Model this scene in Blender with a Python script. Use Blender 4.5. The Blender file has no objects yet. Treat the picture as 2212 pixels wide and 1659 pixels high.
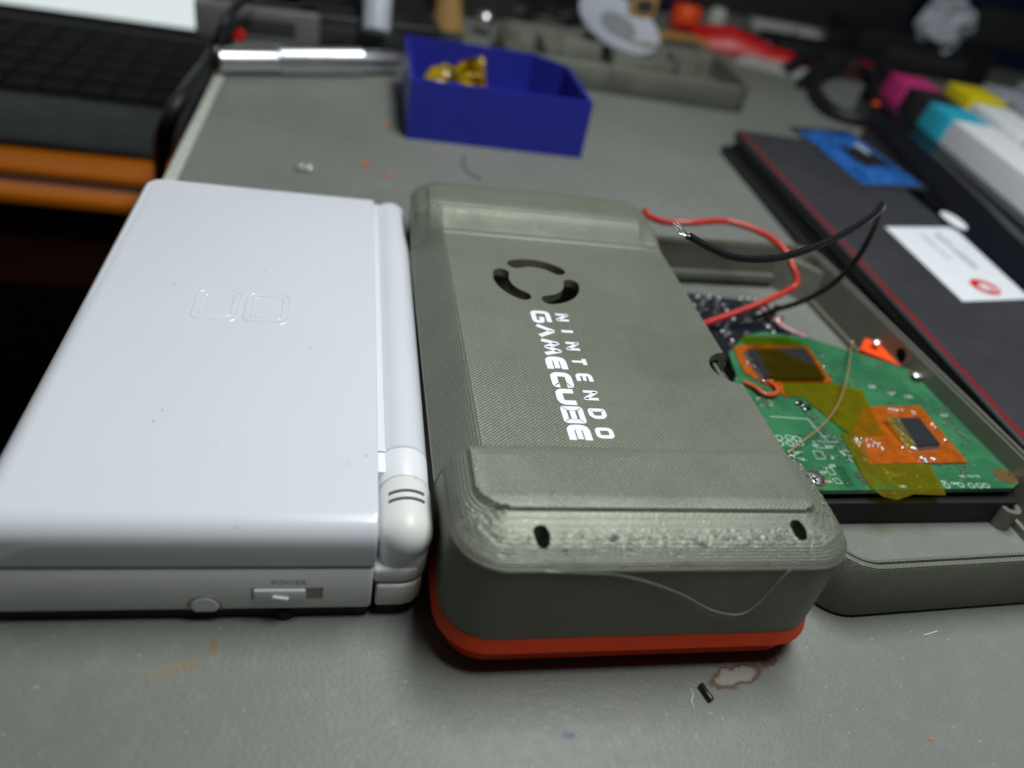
import bpy, bmesh, math, random
from mathutils import Vector, Matrix, noise as mnoise
random.seed(7)
R = math.radians
sc = bpy.context.scene
MM = 0.001                                   # everything below is laid out in millimetres

# ------------------------------------------------------------------ camera, world, lamp, exposure
CAM = Vector((-18.354, -90.512, 123.773))
EUL = (R(53.428), R(-9.812), R(-8.406))
FPX = 2164.39 * 2212 / 2816                   # focal length in pixels of a 2212 x 1659 picture
cd = bpy.data.cameras.new('camera'); cam = bpy.data.objects.new('camera', cd)
sc.collection.objects.link(cam); sc.camera = cam
cam.location = CAM * MM; cam.rotation_euler = EUL
cd.sensor_width = 36; cd.lens = 27.67; cd.clip_start = 0.005; cd.clip_end = 20
cd.dof.use_dof = True; cd.dof.focus_distance = 0.163; cd.dof.aperture_fstop = 9.0

w = bpy.data.worlds.new('World'); sc.world = w; w.use_nodes = True
bg = w.node_tree.nodes['Background']; bg.inputs[0].default_value = (0.80, 0.90, 1.0, 1); bg.inputs[1].default_value = 0.012

def area(name, loc, size, power, col, target):
    l = bpy.data.lights.new(name, 'AREA'); l.shape = 'RECTANGLE'; l.size, l.size_y = size[0] * MM, size[1] * MM
    l.energy = power; l.color = col
    o = bpy.data.objects.new(name, l); sc.collection.objects.link(o); o.location = Vector(loc) * MM
    o.rotation_euler = (Vector(target) - Vector(loc)).to_track_quat('-Z', 'Y').to_euler()
    return o
area('desk_lamp', (105, 58, 480), (310, 110), 2.75, (0.97, 1.0, 0.985), (80, 60, 0))
sc.view_settings.view_transform = 'Standard'; sc.view_settings.look = 'None'
sc.view_settings.exposure = 0; sc.view_settings.gamma = 1
sc.render.engine = 'CYCLES'

# ------------------------------------------------------------------ helpers
RM = Matrix(((1,0,0),(0,1,0),(0,0,1)))
from mathutils import Euler
RM = Euler(EUL, 'XYZ').to_matrix()
def ray(u, v): return RM @ Vector(((u - 1106) / FPX, -(v - 829.5) / FPX, -1))
def at(u, v, z=0.0):                          # picture point (2212 wide) on the level plane z
    d = ray(u, v); t = (z - CAM.z) / d.z; return CAM + d * t
def dp(u, v, depth): return CAM + ray(u, v) * depth   # picture point at a given depth

BASE = {}
class MB:
    def __init__(s): s.v = []; s.f = []; s.m = []; s.mi = 0
    def add(s, vs, fs):
        o = len(s.v); s.v += [Vector(p) for p in vs]
        for f in fs: s.f.append([i + o for i in f]); s.m.append(s.mi)
        return s
    def loft(s, rings, cap0=True, cap1=True, closed=True):
        n = len(rings[0]); vs = [p for r in rings for p in r]; fs = []
        for k in range(len(rings) - 1):
            for i in range(n if closed else n - 1):
                j = (i + 1) % n; fs.append([k*n+i, k*n+j, (k+1)*n+j, (k+1)*n+i])
        if cap0: fs.append(list(range(n))[::-1])
        if cap1: fs.append([(len(rings)-1)*n + i for i in range(n)])
        return s.add(vs, fs)
    def box(s, x0, x1, y0, y1, z0, z1, b=0.0, r=None, n=3):
        if b <= 0 and not r:
            rg = lambda z: [(x0,y0,z),(x1,y0,z),(x1,y1,z),(x0,y1,z)]
            return s.loft([rg(z0), rg(z1)])
        r = r if r is not None else b
        rq = lambda i: tuple(max(q-i,.01) for q in (r if isinstance(r, tuple) else (r,)*4))
        rings = []
        k = 3
        if b > 0:
            for i in range(k + 1):
                a = math.pi/2 * i/k; ins = b*(1-math.sin(a)); rings.append(rr(x0+ins,x1-ins,y0+ins,y1-ins,z0+b*(1-math.cos(a)),rq(ins),n))
            for i in range(k + 1):
                a = math.pi/2 * i/k; ins = b*(1-math.cos(a)); rings.append(rr(x0+ins,x1-ins,y0+ins,y1-ins,z1-b*(1-math.sin(a)),rq(ins),n))
        else: rings = [rr(x0,x1,y0,y1,z0,r,n), rr(x0,x1,y0,y1,z1,r,n)]
        return s.loft(rings)
    def tube(s, pts, r, n=8, smooth=8, caps=True):
        P = catmull(pts, smooth) if smooth else [Vector(p) for p in pts]
        rs = r if callable(r) else (lambda t: r)
        T = [(P[min(i+1,len(P)-1)] - P[max(i-1,0)]).normalized() for i in range(len(P))]
        nrm = T[0].orthogonal().normalized(); rings = []
        for i, p in enumerate(P):
            nrm = (nrm - T[i]*nrm.dot(T[i])).normalized(); bi = T[i].cross(nrm); q = rs(i/(len(P)-1))
            rings.append([p + (nrm*math.cos(2*math.pi*k/n) + bi*math.sin(2*math.pi*k/n))*q for k in range(n)])
        return s.loft(rings, caps, caps)
    def lathe(s, prof, o, ax=(0,0,1), n=20):      # prof: (radius, height along ax)
        ax = Vector(ax).normalized(); a = ax.orthogonal().normalized(); b = ax.cross(a); o = Vector(o)
        return s.loft([[o + ax*h + (a*math.cos(2*math.pi*k/n) + b*math.sin(2*math.pi*k/n))*max(q,1e-4) for k in range(n)] for q, h in prof])
    def ball(s, o, r, n=10, sq=(1,1,1)):
        m = n//2 + 1; prof = [(math.sin(math.pi*i/m), -math.cos(math.pi*i/m)) for i in range(m+1)]
        t = MB().lathe([(max(q,1e-3), h) for q, h in prof], (0,0,0), n=n)
        return s.add([Vector((p.x*sq[0]*r, p.y*sq[1]*r, p.z*sq[2]*r)) + Vector(o) for p in t.v], t.f)
    def prism(s, poly, z0, z1):
        return s.loft([[(x,y,z0) for x,y in poly], [(x,y,z1) for x,y in poly]])
    def quad(s, pts, th):                         # flat piece given by its top corners, th thick downwards
        return s.loft([[Vector(p)-Vector((0,0,th)) for p in pts], [Vector(p) for p in pts]])
    def xf(s, M): s.v = [M @ p for p in s.v]; return s
    def yaw(s, a, o=(0,0,0)):
        o = Vector(o); return s.xf(Matrix.Translation(o) @ Matrix.Rotation(a,4,'Z') @ Matrix.Translation(-o))
    def mesh(s, name, off, sm):
        me = bpy.data.meshes.new(name); me.from_pydata([(p-off)*MM for p in s.v], [], s.f)
        me.polygons.foreach_set('material_index', s.m)
        bm = bmesh.new(); bm.from_mesh(me); bmesh.ops.remove_doubles(bm, verts=bm.verts, dist=2e-6); bmesh.ops.dissolve_degenerate(bm, dist=1e-7, edges=bm.edges); bmesh.ops.recalc_face_normals(bm, faces=bm.faces); bm.to_mesh(me); bm.free()
        if sm:
            me.shade_smooth(); me.set_sharp_from_angle(angle=R(sm))
        return me
    def build(s, name, mat, parent=None, sm=38, label=None, cat=None, group=None, kind=None, base=None):
        if parent: off = BASE[parent.name]
        elif base is not None: off = Vector(base)
        else:
            lo = Vector([min(p[i] for p in s.v) for i in range(3)]); hi = Vector([max(p[i] for p in s.v) for i in range(3)])
            off = Vector(((lo.x+hi.x)/2, (lo.y+hi.y)/2, lo.z))
        me = s.mesh(name, off, sm)
        for m in (mat if isinstance(mat, (list, tuple)) else [mat]): me.materials.append(m)
        o = bpy.data.objects.new(name, me); sc.collection.objects.link(o)
        if parent: o.parent = parent
        else: o.location = off*MM
        BASE[o.name] = off
        return tag(o, label, cat, group, kind)
def tag(o, label=None, cat=None, group=None, kind=None):
    if label: o['label'] = label
    if cat: o['category'] = cat
    if group: o['group'] = group
    if kind: o['kind'] = kind
    return o
def thing(name, loc, label, cat, group=None):
    o = bpy.data.objects.new(name, None); sc.collection.objects.link(o); o.empty_display_size = .01
    o.location = Vector(loc)*MM; BASE[o.name] = Vector(loc)
    return tag(o, label, cat, group)
def rr(x0, x1, y0, y1, z, r, n=5):              # rounded rectangle, anticlockwise
    rs = r if isinstance(r, (tuple, list)) else (r,)*4   # bl br tr tl
    out = []
    for (cx, cy, a0, q) in ((x0+rs[0],y0+rs[0],180,rs[0]),(x1-rs[1],y0+rs[1],270,rs[1]),(x1-rs[2],y1-rs[2],0,rs[2]),(x0+rs[3],y1-rs[3],90,rs[3])):
        for i in range(n+1):
            a = R(a0 + 90*i/n); out.append(Vector((cx+q*math.cos(a), cy+q*math.sin(a), z)))
    return out
def catmull(pts, k):
    P = [Vector(p) for p in pts]; P = [P[0]*2-P[1]] + P + [P[-1]*2-P[-2]]; out = []
    for i in range(1, len(P)-2):
        a,b,c,d = P[i-1],P[i],P[i+1],P[i+2]
        for j in range(k):
            t = j/k; out.append(.5*((2*b)+(c-a)*t+(2*a-5*b+4*c-d)*t*t+(3*b-a-3*c+d)*t**3))
    return out + [P[-2]]
def cut(o, cutters):                             # real openings: boolean, baked into the mesh
    for c in cutters:
        me = c.mesh('cutter', BASE[o.name], 0); k = bpy.data.objects.new('cutter', me); sc.collection.objects.link(k)
        if o.parent: k.parent = o.parent
        else: k.location = o.location
        m = o.modifiers.new('cut', 'BOOLEAN'); m.object = k; m.operation = 'DIFFERENCE'; m.solver = 'EXACT'
        bpy.context.view_layer.update()
        dg = bpy.context.evaluated_depsgraph_get(); new = bpy.data.meshes.new_from_object(o.evaluated_get(dg))
        o.modifiers.clear(); old = o.data; o.data = new; bpy.data.meshes.remove(old); bpy.data.objects.remove(k); bpy.data.meshes.remove(me)
    o.data.shade_smooth(); o.data.set_sharp_from_angle(angle=R(32))

# ------------------------------------------------------------------ materials
class NT:
    def __init__(s, name):
        s.mat = bpy.data.materials.new(name); s.mat.use_nodes = True; s.t = s.mat.node_tree
        s.b = s.t.nodes['Principled BSDF']; s.out = s.t.nodes['Material Output']
        tc = s.n('ShaderNodeTexCoord'); mp = s.n('ShaderNodeMapping'); mp.inputs['Scale'].default_value = (1000,)*3
        s.l(tc.outputs['Object'], mp.inputs['Vector']); s.co = mp.outputs[0]
    def n(s, t, **k):
        q = s.t.nodes.new(t)
        for a, b in k.items(): setattr(q, a, b)
        return q
    def l(s, a, b): s.t.links.new(a, b)
    def math(s, op, a, b=None, c=None, clamp=False):
        q = s.n('ShaderNodeMath', operation=op); q.use_clamp = clamp
        for i, x in enumerate((a, b, c)):
            if x is None: continue
            if isinstance(x, (int, float)): q.inputs[i].default_value = x
            else: s.l(x, q.inputs[i])
        return q.outputs[0]
    def noise(s, scale, detail=3, rough=.5, co=None):
        q = s.n('ShaderNodeTexNoise'); q.inputs['Scale'].default_value = scale; q.inputs['Detail'].default_value = detail; q.inputs['Roughness'].default_value = rough
        s.l(co or s.co, q.inputs['Vector']); return q.outputs[0]
    def ramp(s, x, a, b):
        q = s.n('ShaderNodeMapRange'); s.l(x, q.inputs[0]); q.inputs[1].default_value = a; q.inputs[2].default_value = b; return q.outputs[0]
    def mix(s, f, a, b):
        q = s.n('ShaderNodeMix', data_type='RGBA')
        if isinstance(f, (int, float)): q.inputs[0].default_value = f
        else: s.l(f, q.inputs[0])
        for i, x in ((6, a), (7, b)):
            if isinstance(x, tuple): q.inputs[i].default_value = (*x, 1) if len(x) == 3 else x
            else: s.l(x, q.inputs[i])
        return q.outputs[2]
    def bump(s, h, strength, dist, prev=None):
        q = s.n('ShaderNodeBump'); q.inputs['Strength'].default_value = strength; q.inputs['Distance'].default_value = dist*MM
        s.l(h, q.inputs['Height'])
        if prev: s.l(prev, q.inputs['Normal'])
        return q.outputs[0]
    def wave(s, period, direction, distort=0, co=None):
        q = s.n('ShaderNodeTexWave', bands_direction=direction); q.inputs['Scale'].default_value = .31416/period; q.inputs['Distortion'].default_value = distort
        q.inputs['Detail'].default_value = 1
        s.l(co or s.co, q.inputs['Vector']); return q.outputs['Fac']
    def fin(s, col=None, rough=.5, metal=0, normal=None, spec=None, **k):
        if col is not None:
            if isinstance(col, tuple): s.b.inputs['Base Color'].default_value = (*col, 1)
            else: s.l(col, s.b.inputs['Base Color'])
        if isinstance(rough, (int, float)): s.b.inputs['Roughness'].default_value = rough
        else: s.l(rough, s.b.inputs['Roughness'])
        s.b.inputs['Metallic'].default_value = metal
        if spec is not None: s.b.inputs['Specular IOR Level'].default_value = spec
        if normal: s.l(normal, s.b.inputs['Normal'])
        for a, b in k.items(): s.b.inputs[a.replace('_', ' ')].default_value = b
        return s.mat
def plain(name, col, rough=.5, metal=0, var=.12, vs=.25, bump=.15, bs=2.0, bd=.05, **k):
    t = NT(name); f = t.noise(vs, 4, .6)
    c = t.mix(t.ramp(f, .3, .7), tuple(x*(1-var) for x in col), tuple(min(1, x*(1+var)) for x in col))
    rg = t.math('ADD', t.math('MULTIPLY', t.noise(vs*3, 3), .2), rough-.1, clamp=True)
    return t.fin(c, rg, metal, t.bump(t.noise(bs, 2), bump, bd) if bump else None, **k)

def mk_table():
    t = NT('table_laminate')
    big = t.noise(.012, 4, .6); mid = t.noise(.16, 5, .65)
    c = t.mix(t.ramp(big, .35, .65), (.166,.177,.158), (.197,.210,.191))
    c = t.mix(t.math('MULTIPLY', t.ramp(mid, .52, .8), .35), c, (.30,.30,.285))
    sp = t.noise(1.1, 2); c = t.mix(t.math('MULTIPLY', t.ramp(sp, .55, .75), .12), c, (.36,.36,.34))
    # brown glue and flux marks, each a spot with its own ragged outline
    ds = t.n('ShaderNodeVectorMath', operation='ADD'); nz = t.n('ShaderNodeTexNoise'); nz.inputs['Scale'].default_value = .5; nz.inputs['Detail'].default_value = 4
    t.l(t.co, nz.inputs['Vector']); sb = t.n('ShaderNodeVectorMath', operation='MULTIPLY_ADD'); t.l(nz.outputs['Color'], sb.inputs[0]); sb.inputs[1].default_value = (2.6,2.6,0); sb.inputs[2].default_value = (-1.3,-1.3,0)
    t.l(t.co, ds.inputs[0]); t.l(sb.outputs[0], ds.inputs[1])
    def spot(col, u, v, rx, ry, ang, colr, strength, ring=None):
        p = at(u, v); mp = t.n('ShaderNodeMapping', vector_type='TEXTURE'); mp.inputs['Location'].default_value = (p.x, p.y, 0); mp.inputs['Rotation'].default_value = (0,0,R(ang)); mp.inputs['Scale'].default_value = (rx, ry, 50)
        t.l(ds.outputs[0], mp.inputs['Vector']); ln = t.n('ShaderNodeVectorMath', operation='LENGTH'); t.l(mp.outputs[0], ln.inputs[0])
        if ring: f = t.math('MULTIPLY', t.ramp(ln.outputs['Value'], 1.15, .95), t.ramp(ln.outputs['Value'], .72, .9))
        else: f = t.ramp(ln.outputs['Value'], 1.1, .6)
        return t.mix(t.math('MULTIPLY', f, strength), col, colr)
    for (u,v,rx,ry,a,cl,s) in ((462,1395,1.0,1.6,20,(.22,.15,.06),.75),(415,1437,1.3,1.0,0,(.22,.15,.06),.55),(370,1447,5,1.6,15,(.24,.19,.10),.35),(590,1525,1.4,1.3,0,(.2,.15,.08),.35),(1355,1530,1.0,3.0,0,(.22,.19,.11),.35),(1365,1590,1.2,2,0,(.22,.19,.11),.3),(850,1425,.8,1,0,(.25,.2,.08),.4),(2205,1560,.8,1.6,0,(.25,.2,.1),.5),(1228,1588,1.3,.9,0,(.10,.10,.16),.8),(240,1600,1.2,1,0,(.22,.16,.08),.3)):
        c = spot(c, u, v, rx, ry, a, cl, s)
    c = spot(c, 1588, 1460, 5.6, 1.7, 14, (.36,.34,.28), .8)
    c = spot(c, 1588, 1460, 6.0, 2.0, 14, (.12,.055,.02), .9, ring=True)
    c = spot(c, 1660, 1430, 2.6, .9, 20, (.12,.055,.02), .85)
    v = t.n('ShaderNodeTexVoronoi'); v.inputs['Scale'].default_value = .5; t.l(t.co, v.inputs['Vector']); vs = t.n('ShaderNodeSeparateColor'); t.l(v.outputs['Color'], vs.inputs[0])
    c = t.mix(t.math('MULTIPLY', t.math('MULTIPLY', t.ramp(v.outputs['Distance'], .12, .06), t.ramp(vs.outputs[0], .72, .74)), .55), c, (.5,.5,.48))
    c = t.mix(t.math('MULTIPLY', t.math('MULTIPLY', t.ramp(v.outputs['Distance'], .12, .06), t.ramp(vs.outputs[1], .84, .86)), .6), c, (.06,.055,.045))
    sm_ = t.n('ShaderNodeMapping'); sm_.inputs['Rotation'].default_value = (0,0,.6); sm_.inputs['Scale'].default_value = (.05,1.2,1); t.l(t.co, sm_.inputs['Vector'])
    c = t.mix(t.math('MULTIPLY', t.ramp(t.noise(1, 4, .6, sm_.outputs[0]), .62, .75), .18), c, (.34,.34,.32))
    n1 = t.bump(t.noise(1.15, 2, .5), .5, .24); n2 = t.bump(t.noise(3.0, 2), .3, .07, n1)
    rg = t.math('ADD', t.math('MULTIPLY', t.noise(.4, 3), .22), .35)
    return t.fin(c, rg, 0, n2, spec=.28)
def mk_olive(name='olive_filament', top=True):
    t = NT(name)
    sep = t.n('ShaderNodeSeparateXYZ'); t.l(t.co, sep.inputs[0]); X, Y, Z = sep.outputs
    ge = t.n('ShaderNodeNewGeometry'); sn = t.n('ShaderNodeSeparateXYZ'); t.l(ge.outputs['True Normal'], sn.inputs[0])
    up = t.ramp(t.math('ABSOLUTE', sn.outputs[2]), .985, .998)
    big = t.noise(.05, 4, .6)
    c = t.mix(t.ramp(big, .3, .7), (.178,.190,.150), (.215,.226,.184))
    vor = t.n('ShaderNodeTexVoronoi'); vor.inputs['Scale'].default_value = 3.6; t.l(t.co, vor.inputs['Vector'])
    vs = t.n('ShaderNodeSeparateColor'); t.l(vor.outputs['Color'], vs.inputs[0])
    dots = t.ramp(vor.outputs['Distance'], .48, .2)
    fl = t.math('MULTIPLY', t.ramp(vs.outputs[0], .90, .97), dots)
    fd = t.math('MULTIPLY', t.ramp(vs.outputs[1], .75, .95), dots)
    c = t.mix(t.math('MULTIPLY', fl, .6), c, (.66,.66,.60)); c = t.mix(t.math('MULTIPLY', fd, .35), c, (.06,.062,.045))  # pale flecks paint the filament's glitter glints into the colour
    lay = t.wave(.34, 'Z', .3)
    mp = t.n('ShaderNodeMapping'); mp.inputs['Rotation'].default_value = (0,0,R(48)); t.l(t.co, mp.inputs['Vector'])
    dia = t.wave(.62, 'X', .5, mp.outputs[0])
    st = t.n('ShaderNodeMapping'); st.inputs['Rotation'].default_value = (0,0,R(48)); st.inputs['Scale'].default_value = (1.6,.05,1); t.l(t.co, st.inputs['Vector'])
    streak = t.noise(1.0, 3, .6, st.outputs[0])
    hmix = t.n('ShaderNodeMix', data_type='FLOAT'); t.l(up, hmix.inputs[0]); t.l(lay, hmix.inputs[2]); t.l(dia, hmix.inputs[3])
    c = t.mix(t.math('MULTIPLY', t.math('MULTIPLY', t.ramp(streak, .4, .7), up), .35), c, (.25,.26,.21))  # pale streaks paint the filament's sheen on level faces
    c = t.mix(t.math('MULTIPLY', t.ramp(hmix.outputs[0], .5, .0), .20), c, (.06,.062,.046))  # print grooves darkened in the colour, adding to their shade
    amp = t.math('ADD', t.math('MULTIPLY', t.noise(.09, 3), .9), .25)
    n1 = t.bump(t.math('MULTIPLY', hmix.outputs[0], amp), .85, .14)
    n2 = t.bump(t.noise(1.8, 3, .6), .7, .14, n1)
    return t.fin(c, t.math('SUBTRACT', .47, t.math('MULTIPLY', fl, .2)), .36, n2, spec=.55)
def mk_white(name, col, rough, coat=0.0):
    t = NT(name); f = t.noise(.03, 3)
    c = t.mix(t.ramp(f, .3, .7), tuple(x*.975 for x in col), col)
    sm = t.noise(.7, 5, .7); c = t.mix(t.math('MULTIPLY', t.ramp(sm, .70, .80), .35), c, (.45,.45,.43))
    mp = t.n('ShaderNodeMapping'); mp.inputs['Scale'].default_value = (1.0,.45,1); mp.inputs['Rotation'].default_value = (0,0,.5); t.l(t.co, mp.inputs['Vector'])
    v = t.n('ShaderNodeTexVoronoi'); v.inputs['Scale'].default_value = .34; t.l(mp.outputs[0], v.inputs['Vector']); vs = t.n('ShaderNodeSeparateColor'); t.l(v.outputs['Color'], vs.inputs[0])
    c = t.mix(t.math('MULTIPLY', t.math('MULTIPLY', t.ramp(v.outputs['Distance'], .09, .04), t.ramp(vs.outputs[0], .80, .82)), .5), c, (.25,.25,.24))
    if coat:
        q = t.noise(.09, 5, .7); rr_ = t.math('ADD', t.math('MULTIPLY', t.ramp(q, .35, .75), .16), .03); t.l(rr_, t.b.inputs['Coat Roughness'])
    return t.fin(c, rough, 0, t.bump(t.noise(1.5, 2), .03, .05), Coat_Weight=coat)
def mk_tape(name, col, gloss=.10, dif=.16):
    t = NT(name); tr = t.n('ShaderNodeBsdfTransparent'); gl = t.n('ShaderNodeBsdfGlossy'); gl.inputs['Roughness'].default_value = .16
    f = t.noise(.25, 3); c = t.mix(t.ramp(f, .3, .7), tuple(x*.85 for x in col), col); t.l(c, tr.inputs[0])
    df = t.n('ShaderNodeBsdfDiffuse'); df.inputs[0].default_value = (.74,.55,.008,1)
    m0 = t.n('ShaderNodeMixShader'); m0.inputs[0].default_value = dif; t.l(tr.outputs[0], m0.inputs[1]); t.l(df.outputs[0], m0.inputs[2])
    m = t.n('ShaderNodeMixShader'); m.inputs[0].default_value = gloss; t.l(m0.outputs[0], m.inputs[1]); t.l(gl.outputs[0], m.inputs[2])
    t.l(t.bump(t.noise(.6, 4, .6), .8, .5), gl.inputs['Normal']); t.l(m.outputs[0], t.out.inputs[0]); return t.mat
def mk_pcb():
    t = NT('green_solder_mask')
    mp = t.n('ShaderNodeMapping'); mp.inputs['Rotation'].default_value = (0,0,R(3)); t.l(t.co, mp.inputs['Vector'])
    v = t.n('ShaderNodeTexVoronoi', distance='MANHATTAN', feature='F1'); v.inputs['Scale'].default_value = .11; t.l(mp.outputs[0], v.inputs['Vector'])
    vs = t.n('ShaderNodeSeparateColor'); t.l(v.outputs['Color'], vs.inputs[0])
    zone = t.ramp(vs.outputs[0], .62, .66)
    tr1 = t.ramp(t.wave(.75, 'X', .6, mp.outputs[0]), .55, .62); tr2 = t.ramp(t.wave(.9, 'Y', .6, mp.outputs[0]), .55, .62)
    z2 = t.ramp(vs.outputs[1], .5, .52); tm = t.n('ShaderNodeMix', data_type='FLOAT'); t.l(z2, tm.inputs[0]); t.l(tr1, tm.inputs[2]); t.l(tr2, tm.inputs[3])
    dark = t.math('MULTIPLY', zone, tm.outputs[0])
    c = t.mix(t.ramp(t.noise(.08, 2), .45, .55), (.030,.158,.068), (.044,.195,.086))
    c = t.mix(t.math('MULTIPLY', dark, .75), c, (.012,.095,.055))
    via = t.n('ShaderNodeTexVoronoi'); via.inputs['Scale'].default_value = .55; t.l(mp.outputs[0], via.inputs['Vector'])
    vv = t.n('ShaderNodeSeparateColor'); t.l(via.outputs['Color'], vv.inputs[0])
    vm = t.math('MULTIPLY', t.ramp(via.outputs['Distance'], .17, .12), t.ramp(vv.outputs[0], .72, .74))
    c = t.mix(vm, c, (.30,.22,.08))
    return t.fin(c, .3, 0, t.bump(dark, .3, .05), spec=.5)
def mk_wood(name, a, b):
    t = NT(name); mp = t.n('ShaderNodeMapping'); mp.inputs['Scale'].default_value = (.02,.25,.25); t.l(t.co, mp.inputs['Vector'])
    return t.fin(t.mix(t.noise(1, 5, .6, mp.outputs[0]), a, b), .55, spec=.12)
def mk_emit(name, col, st):
    t = NT(name); return t.fin((.02,.02,.02), .3, Emission_Color=(*col,1), Emission_Strength=st)
def mk_print(name, col, rough):
    t = NT(name); lay = t.wave(.45, 'Z', .4); f = t.noise(.06, 4, .6)
    c = t.mix(t.ramp(f, .3, .7), tuple(x*.84 for x in col), col); c = t.mix(t.math('MULTIPLY', lay, .25), c, tuple(x*.6 for x in col))
    return t.fin(c, rough, 0, t.bump(t.noise(1.2, 3), .2, .08, t.bump(lay, .4, .08)), spec=.35)
M = {}
M['table'] = mk_table(); M['olive'] = mk_olive(); M['rim'] = plain('edge_banding', (.50,.52,.47), .45)
M['orange'] = mk_print('orange_filament', (.95,.070,.009), .5)
M['lid'] = mk_white('white_gloss', (.69,.72,.785), .28, .6); M['white'] = mk_white('white_matte', (.78,.80,.84), .38)
M['cream'] = mk_white('white_aged', (.74,.75,.73), .42); M['black'] = plain('black_plastic', (.012,.012,.013), .45)
M['void'] = plain('black_parts_and_shade', (.006,.006,.006), .7, bump=0)
M['mark'] = plain('grey_print', (.10,.10,.14), .6, bump=0); M['letter'] = plain('white_filament', (.85,.87,.93), .35, var=.04)
M['seam'] = plain('grey_seam', (.30,.28,.26), .6, bump=0)
M['blue'] = mk_print('blue_filament', (.024,.030,.36), .42)
M['tape'] = mk_tape('kapton_tape', (.97,.91,.30), .16, .095); M['tapeo'] = plain('orange_flex', (.38,.085,.006), .28, var=.25, vs=.3, bump=.3)
M['pcb'] = mk_pcb(); M['pcbk'] = plain('black_solder_mask', (.012,.014,.022), .3)
M['edge'] = plain('board_edge', (.10,.09,.05), .6)
M['silver'] = plain('tinned_metal', (.88,.89,.91), .28, 1, bump=.1); M['solder'] = plain('solder', (.92,.93,.95), .28, 1, bump=0)
M['steel'] = plain('polished_steel', (.80,.81,.84), .33, 1, bump=.0); M['brass'] = plain('brass', (.45,.33,.14), .35, 1)
M['chip'] = plain('chip_epoxy', (.022,.022,.026), .42); M['silk'] = plain('white_silkscreen', (.75,.80,.76), .6, bump=0)
M['pad'] = plain('bare_copper_ring', (.16,.095,.035), .45, .3); M['copper'] = plain('copper', (.75,.42,.22), .35, .6, bump=0)
M['comp'] = plain('component_tan', (.20,.15,.11), .5); M['compg'] = plain('component_grey', (.16,.17,.18), .4)
M['wred'] = plain('red_insulation', (.50,.028,.018), .32, bump=0); M['wblk'] = plain('black_insulation', (.010,.010,.012), .30, bump=0)
M['cable'] = plain('rubber_cable', (.010,.010,.012), .55, bump=0)
M['worg'] = plain('orange_insulation', (.60,.10,.03), .3, bump=0); M['wpnk'] = plain('pink_insulation', (.62,.32,.40), .4, bump=0)
M['case'] = plain('dark_grey_case', (.040,.041,.048), .42, vs=.05); M['caseb'] = plain('black_case', (.012,.012,.014), .5)
M['redline'] = plain('red_trim', (.24,.008,.010), .4); M['paper'] = plain('white_label', (.80,.84,.90), .5, var=.03, bump=0)
M['logo'] = plain('red_print', (.62,.02,.02), .5, bump=0); M['ink'] = plain('grey_ink', (.22,.25,.28), .6, bump=0)
M['gloss'] = plain('black_gloss', (.008,.009,.014), .18, bump=0)
M['kw'] = plain('white_keycap', (.84,.86,.90), .5, var=.03); M['kc'] = plain('cyan_keycap', (.02,.42,.60), .5); M['km'] = plain('magenta_keycap', (.55,.03,.19), .5)
M['ky'] = plain('yellow_keycap', (.72,.60,.005), .5); M['kk'] = plain('black_keycap', (.015,.016,.02), .5)
M['kg'] = plain('grey_keycap', (.34,.36,.42), .5)
M['lap'] = plain('laptop_shell', (.0065,.0075,.009), .6, vs=.04, spec=.25); M['lapk'] = plain('laptop_keys', (.0025,.0025,.003), .8, spec=.08)
M['screen'] = mk_emit('lit_screen', (.86,.95,.95), .82)
M['wood'] = mk_wood('orange_wood', (.38,.095,.003), (.52,.145,.005)); M['wood2'] = mk_wood('dark_wood_and_gap_shade', (.035,.010,.004), (.06,.018,.006))
M['floor'] = plain('dark_floor', (.012,.012,.013), .8)
M['grey'] = plain('grey_plastic', (.14,.145,.14), .45); M['dgrey'] = plain('charcoal_plastic', (.03,.031,.033), .5)
M['milk2'] = plain('milky_recess', (.26,.28,.31), .4)
M['milky'] = plain('milky_plastic', (.50,.53,.60), .35); M['navy'] = plain('navy_plastic', (.006,.009,.035), .45)
M['tan'] = plain('tan_plastic', (.42,.24,.08), .5); M['dred'] = plain('dark_red_plastic', (.07,.008,.012), .35)
M['red'] = plain('red_plastic', (.55,.010,.012), .4); M['hot'] = plain('orange_red_plastic', (.95,.085,.010), .45); M['pale'] = plain('pale_grey_plastic', (.45,.47,.43), .5)
M['clear'] = mk_tape('amber_film', (.92,.75,.08), .12, .45)

# ------------------------------------------------------------------ the setting
TB = (0, 0, 0)
tbl = MB().box(-75.6, 760, -260, 900, -22, 0, .6).build('table', M['table'], kind='structure', base=TB)
MB().box(-80.2, -75.62, -260, 900, -22, .05, .8).build('edge_strip', M['rim'], tbl)
MB().box(-900, 1200, -600, 2200, -710, -700).build('floor', M['floor'], kind='structure', base=(0,0,-710))
# wooden bench in front of and under the laptop
ZB = -62.0
wa, wc = at(0,357,ZB), at(320,391,ZB); wd_ = Vector((wc.x-wa.x, wc.y-wa.y, 0)).normalized(); wu = Vector((-wd_.y, wd_.x, 0))
WM = Matrix.Translation((wc.x, wc.y, 0)) @ Matrix(((wd_.x, wu.x, 0, 0), (wd_.y, wu.y, 0, 0), (0,0,1,0), (0,0,0,1)))
wb = thing('wooden_bench', WM @ Vector((-250,150,-700)), 'low orange brown wooden bench carrying the laptop', 'bench')
wl_ = [(at(0,v,ZB)-wc).dot(wu) for v in (414,386,357)]
MB().box(-520, 20, wl_[0], wl_[1]-.3, ZB-6, ZB, 1.5).xf(WM).build('plank', M['wood'], wb)
MB().box(-520, 20, wl_[1], wl_[2]-.3, ZB-9, ZB-2.5, 1).xf(WM).build('plank', M['wood2'], wb)  # shadow gap between the boards, put in as a dark strip
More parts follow.
